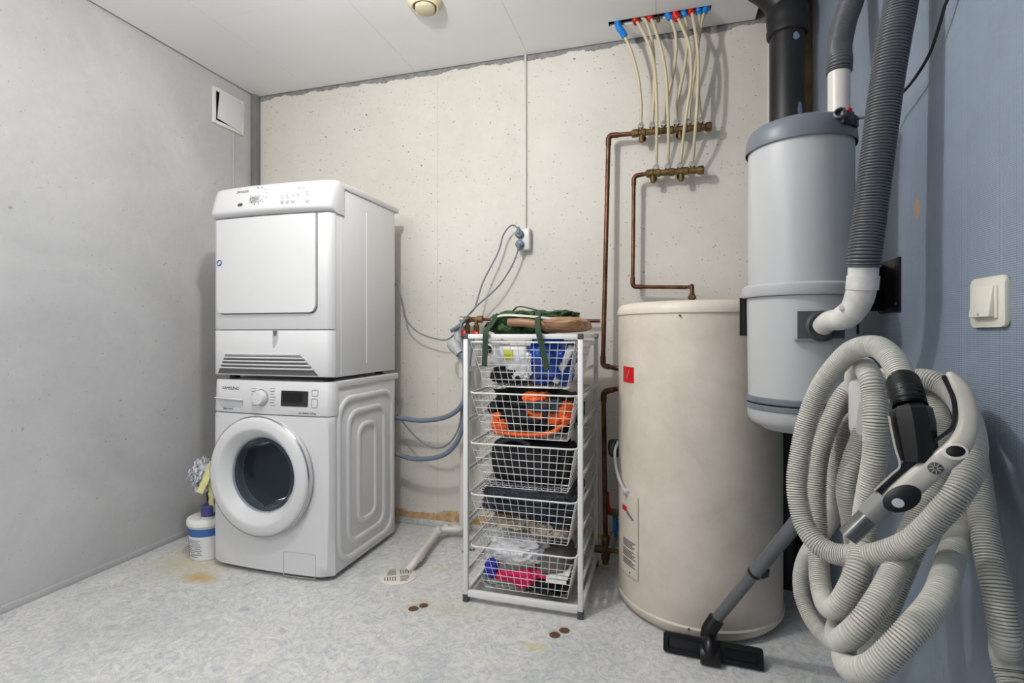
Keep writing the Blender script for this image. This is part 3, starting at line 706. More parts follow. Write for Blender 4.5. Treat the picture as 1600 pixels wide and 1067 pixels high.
# basket 1 (top)
zb1 = ZR[0] - .178
t = thing('cardboard_tube', (-.688, 2.03, zb1 + .09), 'white tube with a black open end in the left of the top basket', 'tube')
bm = nb(); lathe(bm, [(.019, 0), (.021, .002), (.021, .26)], (-.683, 1.985, zb1 + .147), 24, 'y'); obj('wall', bm, M['whitepaper'], t)
bm = nb(); lathe(bm, [(.0165, -.003), (.0165, .01)], (-.683, 1.985, zb1 + .147), 24, 'y'); obj('end_plug', bm, M['black'], t)
t = thing('paper_bag', (-.62, 2.1, zb1 + .07), 'white paper packet with a yellow-green square label in the top basket', 'packet')
bm = nb(); box(bm, -.665, -.525, 1.985, 2.16, zb1 + .083, zb1 + .160, .012, 3); obj('body', bm, M['whitebag'], t)
bx('label', -.618, -.578, 1.982, 1.987, zb1 + .105, zb1 + .150, M['yellow'], t, bev=.001)
tag(lump('plastic_bag', (-.44, 2.05, zb1 + .10), (.095, .06, .085), M['bluebag'], seed=11, amp=.28, freq=3, folds=.2, pw=.7), 'shiny blue plastic bag in the middle of the top basket', 'bag')
tag(lump('black_pouch', (-.60, 2.07, zb1 + .042), (.085, .09, .033), M['blackcloth'], seed=12, amp=.2), 'flat black pouch on the floor of the top basket, left', 'pouch')
tag(lump('transparent_bag', (-.555, 2.0, zb1 + .085), (.05, .018, .05), M['whitebag'], seed=13, amp=.22, folds=.15, sub=5), 'crumpled clear plastic wrapper at the front of the top basket', 'wrapper')
t = thing('newspaper', (-.36, 2.05, zb1), 'folded printed leaflet standing aslant at the right of the top basket', 'leaflet')
mt = Matrix.Translation((-.375, 2.06, zb1 + .095)) @ Matrix.Rotation(R_(24), 4, 'Y')
bx('pages', -.012, .012, -.07, .10, -.085, .075, M['paper'], t, mtx=mt, bev=.003)
tag(lump('brown_wallet', (-.42, 2.14, zb1 + .155), (.09, .08, .022), M['brown'], seed=15, amp=.12, pw=.6), 'brown leather case lying at the back of the top basket', 'case')
# basket 2
zb2 = ZR[1] - .178
t = thing('winter_jacket', (-.52, 2.14, zb2), 'bulky black jacket with bright orange panels stuffed in the second basket', 'jacket')
bm = nb(); lumpbm(bm, (-.545, 2.15, zb2 + .10), (.135, .16, .085), seed=21, amp=.22, freq=2.6, folds=.2, pw=.6, sub=5); lumpbm(bm, (-.42, 2.16, zb2 + .085), (.085, .15, .075), seed=22, amp=.25, folds=.2, pw=.7); obj('body', bm, M['blackcloth'], t)
for k, (c, s, sd) in enumerate((((-.495, 2.03, zb2 + .155), (.055, .05, .022), 1), ((-.47, 2.005, zb2 + .10), (.05, .022, .03), 2), ((-.425, 2.01, zb2 + .082), (.045, .02, .028), 4), ((-.375, 2.03, zb2 + .10), (.028, .05, .04), 5), ((-.635, 2.0, zb2 + .045), (.035, .03, .022), 6), ((-.65, 2.01, zb2 + .075), (.02, .02, .015), 7))):
    o = lump('orange_panel', c, s, M['orange'], t, seed=30 + sd, amp=.22, freq=1.9, folds=.16, sub=5, pw=.75); o['label'] = 'bright orange nylon panel'
bm = nb(); q = smooth([(-.655, 1.985, zb2 + .016), (-.58, 1.98, zb2 + .012), (-.50, 1.985, zb2 + .012), (-.43, 1.985, zb2 + .022), (-.385, 1.99, zb2 + .05), (-.345, 2.02, zb2 + .08)], n=8); sweep(bm, q, .013, 8, flat=.7); o = obj('orange_band', bm, M['orange'], t); o['label'] = 'bright orange piping band'
o = lump('sleeve_fold', (-.47, 1.995, zb2 + .125), (.05, .018, .022), M['greyblue'], t, seed=27, amp=.3, folds=.2)
o = lump('sleeve_fold', (-.41, 2.0, zb2 + .125), (.028, .02, .025), M['greyblue'], t, seed=28, amp=.3, folds=.2)
# basket 3
zb3 = ZR[2] - .178
t = thing('black_case', (-.52, 2.15, zb3), 'black zipped case filling the third basket', 'case')
bm = nb(); lumpbm(bm, (-.535, 2.14, zb3 + .092), (.15, .15, .085), seed=41, amp=.05, pw=.35, freq=2, sub=5); obj('body', bm, M['blackcloth'], t)
bm = nb(); q = smooth([(-.64, 1.99, zb3 + .165), (-.60, 1.975, zb3 + .187), (-.56, 1.98, zb3 + .19), (-.51, 1.99, zb3 + .168)], n=6); sweep(bm, q, .008, 8); obj('carry_handle', bm, M['greyblue'], t)
tag(lump('black_pouch', (-.375, 2.1, zb3 + .09), (.028, .10, .07), M['blackcloth'], seed=43, amp=.2), 'narrow black pouch wedged at the right end of the third basket', 'pouch')
# basket 4
zb4 = ZR[3] - .178
bm = nb(); lumpbm(bm, (-.525, 2.145, zb4 + .138), (.195, .185, .052), seed=51, amp=.08, pw=.45, freq=2.5, sub=5)
lumpbm(bm, (-.51, 2.11, zb4 + .172), (.16, .17, .028), seed=52, amp=.08, pw=.5, freq=2.5, sub=5); lumpbm(bm, (-.44, 2.10, zb4 + .085), (.085, .12, .04), seed=53, amp=.1, pw=.6, sub=4)
random.seed(8)
vs = list(bm.verts)
for v in vs: v.co += Vector([random.uniform(-.003, .003) for _ in range(3)])
bm.normal_update()
for v in random.choices(vs, k=9000):
    nr = v.normal; a_ = nr.orthogonal().normalized(); b_ = nr.cross(a_); tip = v.co + nr * random.uniform(.005, .011) + Vector([random.uniform(-.004, .004) for _ in range(3)])
    r3 = [bm.verts.new(v.co + (a_ * math.cos(k * 2.094) + b_ * math.sin(k * 2.094)) * .0014) for k in range(3)]; tp = bm.verts.new(tip)
    for k in range(3): bm.faces.new((r3[k], r3[(k + 1) % 3], tp))
tag(obj('bath_mat', bm, M['navycloth'], sharp=20), 'thick fluffy dark navy bath mat folded in the fourth basket', 'mat')
bm = nb(); lumpbm(bm, (-.585, 2.09, zb4 + .050), (.085, .10, .028), seed=54, amp=.2, folds=.12, pw=.7, sub=5); lumpbm(bm, (-.46, 2.04, zb4 + .040), (.05, .055, .034), seed=55, amp=.25, folds=.15, sub=5); lumpbm(bm, (-.405, 2.06, zb4 + .028), (.035, .07, .02), seed=56, amp=.3)
for v in bm.verts: v.co += Vector([random.uniform(-.0015, .0015) for _ in range(3)])
t = thing('fleece_blanket', (-.53, 2.08, zb4), 'beige fleece blanket crumpled beneath the navy bath mat', 'blanket')
obj('pile', bm, M['furbeige'], t, sharp=25)
o = lump('striped_edge', (-.61, 2.02, zb4 + .078), (.045, .02, .008), M['leather'], t, seed=57, amp=.4, folds=.3)
tag(lump('wood_offcut', (-.37, 2.14, zb4 + .035), (.018, .08, .025), M['brown'], seed=58, amp=.06, pw=.4), 'brown folded bag at the right end of the fourth basket', 'bag')
# basket 5
zb5 = ZR[4] - .178
tag(lump('plastic_bag', (-.575, 2.06, zb5 + .135), (.115, .075, .052), M['whitebag'], seed=61, amp=.2, freq=2.6, folds=.2, sub=5, pw=.75), 'crumpled white plastic bag on top of the lowest basket', 'bag')
tag(lump('storage_pouch', (-.43, 2.10, zb5 + .10), (.075, .10, .055), M['greybag'], seed=62, amp=.15, pw=.6), 'grey fabric pouch in the lowest basket behind the white cards', 'pouch')
tag(lump('yarn_ball', (-.672, 2.0, zb5 + .062), (.026, .03, .034), M['yarnblue'], seed=63, amp=.15), 'blue and purple yarn ball at the left of the lowest basket', 'yarn')
bm = nb(); lumpbm(bm, (-.60, 2.0, zb5 + .04), (.07, .02, .016), seed=64, amp=.22, folds=.15, sub=5); lumpbm(bm, (-.53, 1.99, zb5 + .038), (.045, .02, .03), seed=65, amp=.22, folds=.2, sub=5); lumpbm(bm, (-.47, 2.02, zb5 + .055), (.05, .02, .014), seed=66, amp=.3)
tag(obj('magenta_cloth', bm, M['magenta']), 'magenta cloth crumpled in the lowest basket below the white plastic bag', 'cloth')
for i in range(3):
    mt = Matrix.Translation((-.405 + i * .006, 2.0 + i * .012, zb5 + .058 + i * .012)) @ Matrix.Rotation(R_(6 - 5 * i), 4, 'Z') @ Matrix.Rotation(R_(25), 4, 'X')
    tag(bx('card', -.04, .04, -.028, .028, -.0012, .0012, M['whitepaper'], mtx=mt, bev=0), ('white card at the front of the lowest basket, lowest of three', 'white card in the lowest basket, in the middle of three', 'white card in the lowest basket, topmost of three')[i], 'card', 'white cards in the lowest basket')
tag(lump('black_cable_bundle', (-.46, 2.02, zb5 + .022), (.09, .05, .018), M['blackcloth'], seed=67, amp=.4, folds=.3), 'dark bundle under the cards on the floor of the lowest basket', 'bundle')
tag(tube('green_cord', [(-.69, 1.99, zb5 + .075), (-.70, 1.975, zb5 + .05), (-.695, 1.97, zb5 + .022), (-.66, 1.97, zb5 + .008), (-.63, 1.975, zb5 + .016)], .0022, M['green'], seg=6), 'thin green cord looping at the left of the lowest basket', 'cord')
# ---------------------------------------------------------------- olive backpack on the rack
t = thing('rucksack', (-.5, 2.13, RZ), 'olive green canvas rucksack with tan leather base lying on top of the basket rack', 'rucksack')
bm = nb()
lumpbm(bm, (-.545, 2.14, RZ + .050), (.135, .14, .046), seed=71, amp=.22, freq=2.4, folds=.16, pw=.75, sub=5); lumpbm(bm, (-.60, 2.07, RZ + .040), (.075, .09, .045), seed=72, amp=.25, folds=.2, sub=4); lumpbm(bm, (-.44, 2.16, RZ + .058), (.09, .12, .038), seed=73, amp=.25, folds=.2)
obj('body', bm, M['olive'], t)
bm = nb(); lumpbm(bm, (-.38, 2.06, RZ + .036), (.095, .13, .030), seed=74, amp=.10, freq=1.6, folds=.03, pw=.65, sub=5); o = obj('leather_base', bm, M['leather'], t); o['label'] = 'tan leather base panel'
tube('leather_roll', [(-.59, 1.965, RZ + .046), (-.53, 1.955, RZ + .045), (-.46, 1.955, RZ + .036), (-.39, 1.965, RZ + .024)], .016, M['leather'], t, seg=12)
bm = nb(); q = smooth([(-.68, 2.02, RZ + .062), (-.62, 1.97, RZ + .074), (-.55, 1.955, RZ + .073), (-.47, 1.955, RZ + .066), (-.40, 1.97, RZ + .058)], n=8); ribbon(bm, q, .008, .004, (0, .2, 1)); obj('flap_edge', bm, M['rim'], t)
bm = nb(); q = smooth([(-.62, 2.08, RZ + .095), (-.645, 2.0, RZ + .075), (-.66, 1.94, RZ + .03), (-.662, 1.897, RZ + .004), (-.664, 1.895, RZ - .05), (-.668, 1.897, RZ - .125)], n=8); ribbon(bm, q, .021, .004, (1, 0, 0)); obj('strap', bm, M['strap'], t)
bm = nb(); q = smooth([(-.50, 2.06, RZ + .095), (-.475, 1.98, RZ + .082), (-.462, 1.92, RZ + .035), (-.452, 1.896, RZ + .006), (-.438, 1.893, RZ - .05), (-.418, 1.893, RZ - .135)], n=8); ribbon(bm, q, .022, .004, (1, 0, .2)); obj('strap', bm, M['strap'], t)
bm = nb(); q = smooth([(-.62, 2.13, RZ + .10), (-.585, 2.10, RZ + .115), (-.53, 2.10, RZ + .105), (-.50, 2.12, RZ + .095)], n=8); ribbon(bm, q, .018, .004, (0, 1, .1)); obj('carry_loop', bm, M['olive'], t)
tube('drawcord', [(-.70, 2.0, RZ + .03), (-.68, 1.98, RZ + .045), (-.665, 1.975, RZ + .03), (-.69, 1.97, RZ + .012), (-.655, 1.965, RZ + .02)], .005, M['black'], t, seg=6)
bm = nb(); lathe(bm, [(.012, -.003), (.014, 0), (.012, .003)], (-.662, 1.885, RZ - .0), 4, 'y'); bm.free()
# ================================================================ water heater
TC = Vector((.124, 2.183, 0)); TR = .304
t = thing('water_heater', TC, 'large cylindrical beige water heater standing on the floor under the copper pipes', 'water heater')
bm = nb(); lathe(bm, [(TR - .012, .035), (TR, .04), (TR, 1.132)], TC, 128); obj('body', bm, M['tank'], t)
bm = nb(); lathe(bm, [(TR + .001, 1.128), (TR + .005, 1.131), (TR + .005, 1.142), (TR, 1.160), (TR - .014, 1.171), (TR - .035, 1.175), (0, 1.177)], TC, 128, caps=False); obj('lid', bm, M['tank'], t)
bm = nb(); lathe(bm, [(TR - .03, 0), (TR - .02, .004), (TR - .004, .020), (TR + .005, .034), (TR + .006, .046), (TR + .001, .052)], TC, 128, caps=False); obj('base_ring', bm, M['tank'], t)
for az in (-98, -82):
    bm = nb(); lathe(bm, [(.004, -.001), (.004, .003), (0, .004)], TC + Vector((math.cos(R_(az)) * (TR + .004), math.sin(R_(az)) * (TR + .004), .045 if az < -90 else .030)), 12, (math.cos(R_(az)), math.sin(R_(az)), 0)); obj('screw', bm, M['steel'], t)
def cyl_hit(px, py, c, r):
    d = Vector(D_(px, py)); o = Vector((0, 0, EYE)); a = d.x ** 2 + d.y ** 2; b = -2 * (d.x * c.x + d.y * c.y); cc = c.x ** 2 + c.y ** 2 - r * r
    disc = max(0, b * b - 4 * a * cc); tt = (-b - math.sqrt(disc)) / (2 * a); p = o + d * tt; return math.atan2(p.y - c.y, p.x - c.x), p.z
def patch(bm, c, r, a0, a1, z0, z1, th=.001, n=12, zf=None):
    fn = lambda a, z, w: Vector((c.x + math.cos(a) * (r + w), c.y + math.sin(a) * (r + w), z))
    g_ = []
    for j, z in enumerate((z0, z1)): g_.append([bm.verts.new(fn(a0 + (a1 - a0) * i / n, z, th)) for i in range(n + 1)])
    h_ = []
    for j, z in enumerate((z0, z1)): h_.append([bm.verts.new(fn(a0 + (a1 - a0) * i / n, z, -.001)) for i in range(n + 1)])
    for i in range(n):
        bm.faces.new((g_[0][i], g_[0][i + 1], g_[1][i + 1], g_[1][i])); bm.faces.new((g_[0][i], h_[0][i], h_[0][i + 1], g_[0][i + 1])); bm.faces.new((g_[1][i], g_[1][i + 1], h_[1][i + 1], h_[1][i]))
    for i in (0, -1): bm.faces.new((g_[0][i], g_[1][i], h_[1][i], h_[0][i]))
(a0, zt), (a1, zb_) = cyl_hit(974.5, 572, TC, TR), cyl_hit(990.5, 599, TC, TR)
bm = nb(); patch(bm, TC, TR, a0, a1, zb_, zt, .0012); st = obj('red_sticker', bm, M['red'], t); st['label'] = 'small square red sticker'
am = (a0 + a1) / 2; zm = (zt + zb_) / 2
bm = nb(); q = [Vector((TC.x + math.cos(am + k * .022) * (TR + .0016), TC.y + math.sin(am + k * .022) * (TR + .0016), zm + k * .010)) for k in (-1.6, -.8, 0, .8, 1.6)]; ribbon(bm, q, .006, .0008, (0, 0, 1)); obj('sticker_mark', bm, mat('sticker_mark_grey', (150, 120, 110), .4), st)
# access plate with print
(a0, _), (a1, _) = cyl_hit(969, 840, TC, TR + .004), cyl_hit(997, 840, TC, TR + .004)
zt, zb_ = .41, .085
zt = cyl_hit(985, 772, TC, TR)[1]; zb_ = cyl_hit(985, 898, TC, TR)[1]
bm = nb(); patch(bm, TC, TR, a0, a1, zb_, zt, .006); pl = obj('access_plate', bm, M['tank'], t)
(b0, z1_), (b1, z0_) = cyl_hit(973, 787, TC, TR + .006), cyl_hit(988, 812, TC, TR + .006)
bm = nb(); patch(bm, TC, TR + .006, b0, b0 + (b1 - b0) * .5, (z0_ + z1_) / 2, z1_, .0012); obj('plate_logo', bm, M['red'], pl)
bm = nb(); fn = lambda a, z, w: Vector((TC.x + math.cos(a) * (TR + .006 + w), TC.y + math.sin(a) * (TR + .006 + w), z))
w_ = b1 - b0
prism(bm, [(b0 + w_ * .45, z1_ - .005), (b0 + w_ * .75, z1_ - .02), (b0 + w_ * 1.15, z0_ + .0), (b0 + w_ * 1.0, z0_ - .004), (b0 + w_ * .5, z0_ + .012)], fn, 0, .0015); obj('plate_emblem', bm, M['midgrey'], pl)
bm = nb(); (b0, z1_), (b1, z0_) = cyl_hit(974, 838, TC, TR + .006), cyl_hit(993, 890, TC, TR + .006)
for i in range(16):
    if i in (5, 11): continue
    z = z1_ - (z1_ - z0_) * i / 15; patch(bm, TC, TR + .006, b0, b0 + (b1 - b0) * (1 - (i * 7 % 5) * .06), z - .0014, z + .0014, .0008, 6)
obj('fine_print', bm, M['ink'], pl)
for px, py in ((984, 895), (1062, 493)):
    a, z = cyl_hit(px, py, TC, TR + .006); bm = nb(); lathe(bm, [(.0035, -.006), (.0035, .001), (0, .0015)], fn(a, z, 0), 12, (math.cos(a), math.sin(a), 0)); obj('screw', bm, M['ink'], t)
# grey cable loop on the left flank
pe = cyl_hit(979, 768, TC, TR + .006); ps = [P(966, 690, 2.12), P(961, 705, 2.08), P(962, 725, 2.05), P(968, 750, 2.02), Vector((TC.x + math.cos(pe[0]) * (TR + .012), TC.y + math.sin(pe[0]) * (TR + .012), pe[1]))]
tube('cable', ps, .006, M['lightgrey'], t, seg=8); bm = nb(); lathe(bm, [(.013, -.012), (.013, .002), (.009, .008), (0, .009)], ps[-1], 20, (math.cos(pe[0]), math.sin(pe[0]), 0)); obj('cable_gland', bm, M['lightgrey'], t)
# fitting on the lid
ft = thing('tank_fitting', (.105, 2.10, 1.17), 'brass compression fitting standing on the lid of the beige water heater', 'fitting')
# ================================================================ copper pipes and manifolds
YP = 2.555
def nut(name, c, r, h, m, parent, ax='z'):
    bm = nb(); lathe(bm, [(r * .8, 0), (r, h * .15), (r, h * .75), (r * .82, h)], c, 6, ax); return obj(name, bm, m, parent, sharp=25)
def manifold(x0, x1, z0, z1, Y, nuts, label, nutz):
    t = thing('pipe_manifold', ((x0 + x1) / 2, Y, z0 - .02), label, 'manifold', 'brass manifolds on the cream wall')
    A = Vector((x0, Y, z0)); B = Vector((x1, Y, z1)); ax = (B - A); L = ax.length; ax.normalize()
    bm = nb(); pr = [(.010, 0), (.013, .004), (.019, .008), (.019, .035), (.014, .038)]
    s = .045; n_ = len(nuts)
    while s < L - .03:
        pr += [(.0145, s), (.0185, s + .004), (.0185, s + .022), (.0145, s + .026)]; s += .062
    pr += [(.015, L - .028), (.02, L - .025), (.021, L - .004), (.016, L)]
    lathe(bm, pr, A, 28, ax); obj('body', bm, M['brass'], t)
    for (nx_, nz_) in nuts:
        p = Vector((nx_, Y, A.z + (B.z - A.z) * (nx_ - x0) / (x1 - x0)))
        bm = nb(); lathe(bm, [(.009, .010), (.010, .018), (.010, nz_ - p.z - .012)], p, 16); br = obj('outlet', bm, M['brass'], t)
        nut('compression_nut', Vector((nx_, Y, nz_ - .012)), .0145, .024, M['chrome'], br)
    for f in (.14, .62):
        p = A + ax * L * f; bm = nb(); lathe(bm, [(.009, -.045), (.012, -.04), (.012, -.014)], p, 14); obj('drain_stub', bm, M['brass'], t)
        bm = nb(); lathe(bm, [(.006, 0), (.006, YB - Y), (.018, YB - Y), (.018, YB - Y + .001)], p, 16, 'y'); obj('wall_bracket', bm, M['brass'], t)
    return t
YM = 2.53
def at(px, py, Y): return PY(px, py, Y)
upn = [(1001.3, 197), (1019, 196), (1037.3, 193.5), (1057, 192), (1076, 190.5), (1094.3, 189)]
lon = [(1025, 262), (1043.3, 260.5), (1062.5, 259), (1081.7, 257)]
a, b = at(985.5, 209, YM), at(1112, 197.5, YM)
manifold(a.x, b.x, a.z, b.z, YM, [(at(x, y, YM).x, at(x, y, YM).z) for x, y in upn], 'upper brass manifold with six pipe outlets, on the cream wall', 0)
YL = 2.53
a2, b2 = at(1008, 271.5, YL), at(1100, 265.5, YL)
manifold(a2.x, b2.x, a2.z, b2.z, YL, [(at(x, y, YL).x, at(x, y, YL).z) for x, y in lon], 'lower brass manifold with four pipe outlets, on the cream wall', 0)
# plastic pipes: z7 coordinates /3.81 + (920, 0)
Z7 = lambda x, y: (920 + x / 3.81, y / 3.81)
tubes = [
 ('blue', [(175, 150), (205, 200), (250, 300), (290, 440), (310, 600), (310, 742)], 1, 'translucent water pipe with a blue sleeve, leftmost of the ten below the ceiling slot'),
 ('red', [(275, 105), (300, 150), (350, 250), (388, 380), (402, 560), (405, 760), (402, 990)], 0, 'translucent water pipe with a red sleeve, second from the left in the ceiling slot'),
 (None, [(310, 90), (340, 125), (375, 240), (390, 400), (388, 560), (378, 740)], 1, 'bare translucent water pipe without a sleeve, between the two left red sleeves'),
 ('red', [(355, 85), (380, 130), (430, 290), (460, 450), (470, 650), (475, 800), (470, 984)], 0, 'translucent water pipe with a red sleeve, third sleeve from the left in the slot'),
 ('blue', [(470, 78), (490, 115), (516, 200), (520, 300), (500, 450), (470, 580), (450, 728)], 1, 'translucent water pipe with a blue sleeve, right of the brass stub in the slot'),
 ('red', [(515, 75), (540, 125), (595, 260), (610, 380), (604, 520), (575, 720), (545, 975)], 0, 'translucent water pipe with the large red sleeve in the middle of the ceiling slot'),
 ('blue', [(565, 62), (575, 110), (588, 220), (575, 370), (545, 520), (525, 620), (522, 722)], 1, 'translucent water pipe with a blue sleeve, right beside the large red sleeve'),
 ('red', [(607, 52), (617, 90), (640, 230), (652, 380), (645, 620), (632, 800), (618, 965)], 0, 'translucent water pipe with a red sleeve, rightmost red one in the ceiling slot'),
 ('blue', [(653, 42), (657, 80), (655, 220), (635, 400), (608, 580), (594, 716)], 1, 'translucent water pipe with a blue sleeve, second from the right in the ceiling slot'),
 ('blue', [(700, 32), (690, 60), (660, 200), (640, 380), (650, 520), (668, 710)], 1, 'translucent water pipe with a blue sleeve, rightmost in the ceiling slot')]
for k, (colr, pp, upper, lab) in enumerate(tubes):
    Ye = YM if upper else YL
    n_ = len(pp); pts = []
    for i, q in enumerate(pp):
        f = i / (n_ - 1); Y0 = 2.455
        if upper: Y = Y0 + (Ye - Y0) * f ** 1.3 - (.012 if colr is None and 0 < f < 1 else 0)
        else: Y = Y0 + (-.012 - .004 * (k % 3)) * math.sin(math.pi * min(1, f)) + (Ye - Y0) * max(0, (f - .62) / .38) ** 2
        pts.append(at(*Z7(*q), Y))
    pts = [pts[0] + Vector((-.01 if k == 0 else 0, 0, .12))] + pts
    t = tag(thing('water_pipe', (pts[-1].x, pts[-1].y, pts[-1].z), lab, 'pipe', 'plastic water pipes between the ceiling and the manifolds'), lab, 'pipe', 'plastic water pipes between the ceiling and the manifolds')
    tube('pipe', pts, .0072, M['pex'], t, seg=10, step=.015)
    if colr:
        q = smooth(pts, .004); i0 = 0
        seg_ = [p for p in q if p.z > pts[1].z - (.055 if k == 0 else .028) - (.01 if k == 5 else 0)]
        rr = .0165 if k == 5 else .0145
        bm = nb(); sweep(bm, seg_, rr, 16, rf=lambda i: rr + (.0012 if i % 2 else -.0006)); obj('sleeve', bm, M[colr], t)
# brass stub in the slot
c = at(*Z7(415, 105), 2.455); bm = nb(); lathe(bm, [(.005, -.02), (.008, -.018), (.008, -.005), (.005, .0), (.005, .10)], c, 12); tag(obj('brass_stub', bm, M['brass']), 'small brass stub poking from the ceiling slot between red and blue sleeves', 'fitting')
def pipe(name, pts, r, label, rc=.025, extra=()):
    t = thing(name, (Vector(pts[-1])), label, 'pipe', 'copper pipes on the cream wall')
    tube('pipe', pts, r, M['copper'], t, seg=14, sm=False, rc=rc)
    for i in extra:
        p = Vector(pts[i]); a_ = (Vector(pts[i - 1]) - p).normalized(); b_ = (Vector(pts[i + 1]) - p).normalized(); q = corner([p + a_ * .045, p, p + b_ * .045], rc)
        bm = nb(); sweep(bm, q, r * 1.22, 14); obj('elbow', bm, M['copper'], t)
    return t
RPI = .0085
e = at(945, 573, 2.50)
pipe('copper_pipe', [at(987, 209, YM), at(951, 212, YM), at(942, 571, 2.50), at(966, 576, 2.42), at(990, 577, 2.44)], .011, 'long copper pipe dropping from the upper manifold to the side of the water heater', extra=(1, 2))
p3 = at(1064, 448, 2.50)
pipe('copper_pipe', [at(1010, 271.5, YL), at(990.5, 275, YL), at(988.5, 448, 2.53), at(1074, 449, 2.53), Vector((.115, 2.43, 1.265)), Vector((.115, 2.37, 1.265)), Vector((.115, 2.37, 1.18))], .009, 'shorter copper pipe looping from the lower manifold down to the water heater lid', rc=.02, extra=(1, 2))
W[ft.name] = W[ft.name]
bpy.data.objects.remove(ft)
q = Vector((.115, 2.37, 1.176)); t = thing('tank_fitting', q, 'brass compression fitting standing on the lid of the beige water heater', 'fitting')
bm = nb(); lathe(bm, [(.017, 0), (.017, .008), (.013, .01)], q, 20); obj('base', bm, M['brass'], t); nut('nut', q + Vector((0, 0, .010)), .021, .016, M['brass'], t); nut('nut', q + Vector((0, 0, .030)), .017, .016, M['brass'], t); bm = nb(); lathe(bm, [(.012, .02), (.012, .052)], q, 16); obj('neck', bm, M['copper'], t)
# lower copper pipe with drain valve
V0 = at(946, 840, 2.36)
pipe('copper_pipe', [Vector((-.17, 2.30, at(965, 607, 2.36).z)), at(965, 607, 2.36), at(943, 612, 2.36), Vector((V0.x, 2.36, V0.z))], .011, 'low copper pipe running down beside the water heater to the brass drain valve', extra=(2,))
t = thing('drain_valve', (V0.x, 2.36, .02), 'tarnished brass drain valve at the foot of the low copper pipe', 'valve')
bm = nb(); lathe(bm, [(.014, 0), (.014, .02), (.019, .022), (.019, .055), (.013, .058), (.013, .085), (.018, .088), (.018, .125), (.012, .128)], Vector((V0.x, 2.36, V0.z - .118)), 18); obj('body', bm, M['brass'], t)
bm = nb(); lathe(bm, [(.012, -.05), (.016, -.045), (.016, -.01), (.010, 0), (.010, .06), (.017, .062), (.017, .09)], Vector((V0.x, 2.36, V0.z - .055)), 16, 'x'); obj('branch', bm, M['brass'], t)
# red lever valve right of it
q = at(957, 800, 2.44); t = thing('lever_valve', q + Vector((0, 0, -.02)), 'small lever valve with a red handle beside the base of the water heater', 'valve')
bm = nb(); lathe(bm, [(.012, -.03), (.015, -.028), (.017, 0), (.015, .028), (.012, .03)], q, 16, 'x'); obj('body', bm, M['brass'], t)
bm = nb(); ribbon(bm, smooth([q + Vector((-.005, -.02, .01)), q + Vector((-.018, -.026, .04)), q + Vector((-.022, -.028, .10))], n=5), .016, .005, (1, .3, 0)); obj('lever', bm, M['red'], t)
tube('blue_tail', [q + Vector((.012, 0, -.02)), q + Vector((.014, 0, -.06)), q + Vector((.010, 0, -.11))], .012, M['blue'], t, seg=10)
tube('tail', [q + Vector((.012, 0, -.09)), q + Vector((.0, 0, -.16)), q + Vector((-.02, -.01, -.19))], .012, M['lightgrey'], t, seg=10)
# thermometer
q = at(955, 692, 2.30); q = Vector((-.185, 2.22, q.z)); t = thing('pressure_gauge', q + Vector((0, 0, -.04)), 'round black pressure gauge on the left flank of the water heater', 'gauge')
ax = Vector((-.93, -.36, 0)); bm = nb(); lathe(bm, [(.010, -.045), (.010, -.02), (.034, -.018), (.038, -.012), (.038, .012), (.034, .018), (.031, .018), (.031, .012), (0, .012)], q + Vector((-.015, -.02, 0)), 28, ax); obj('housing', bm, M['black'], t)
bm = nb(); lathe(bm, [(.029, .0125), (0, .0135)], q + Vector((-.015, -.02, 0)), 28, ax); obj('dial', bm, M['darkgrey'], t)
# horizontal copper pipe behind rucksack with washing machine tap
hz = at(940, 501, 2.56).z
pipe('copper_pipe', [at(752, 499, 2.56), at(938, 501.5, 2.56)], .0085, 'horizontal copper pipe running along the wall behind the rucksack', rc=.01)
tap = at(740, 499, 2.54); t = thing('washer_tap', tap + Vector((0, 0, -.12)), 'brass double tap with red handles on the wall beside the rack top', 'tap')
bm = nb(); lathe(bm, [(.012, -.05), (.017, -.048), (.017, -.02), (.013, -.018), (.013, .02), (.018, .022), (.018, .05), (.010, .054)], tap, 18, 'x'); obj('body', bm, M['brass'], t)
bm = nb(); lathe(bm, [(.012, -.03), (.018, -.028), (.018, -.005), (.01, 0)], tap + Vector((-.045, 0, 0)), 18, 'x'); obj('end_cap', bm, M['chrome'], t)
for dx_ in (-.03, .02):
    bm = nb(); lathe(bm, [(.011, -.085), (.014, -.08), (.014, -.03), (.010, -.028), (.010, .0)], tap + Vector((dx_, -.012, 0)), 16); st = obj('tap_stem', bm, M['brass'], t)
for k, (dx_, dz_) in enumerate(((-.045, -.072), (.022, -.078))):
    bm = nb(); prof = [(.008, 0), (.018, .002), (.019, .006), (.018, .010), (.010, .013), (0, .013)]; lathe(bm, prof, tap + Vector((dx_, -.03, dz_)), 6, (0, -1, .35)); obj('tap_handle', bm, M['red'], t)
bm = nb(); lathe(bm, [(.016, -.03), (.019, -.028), (.019, .0), (.014, .004), (.014, .02)], tap + Vector((-.065, -.01, -.10)), 16, (1, 0, .6)); obj('hose_union', bm, M['darkgrey'], t)
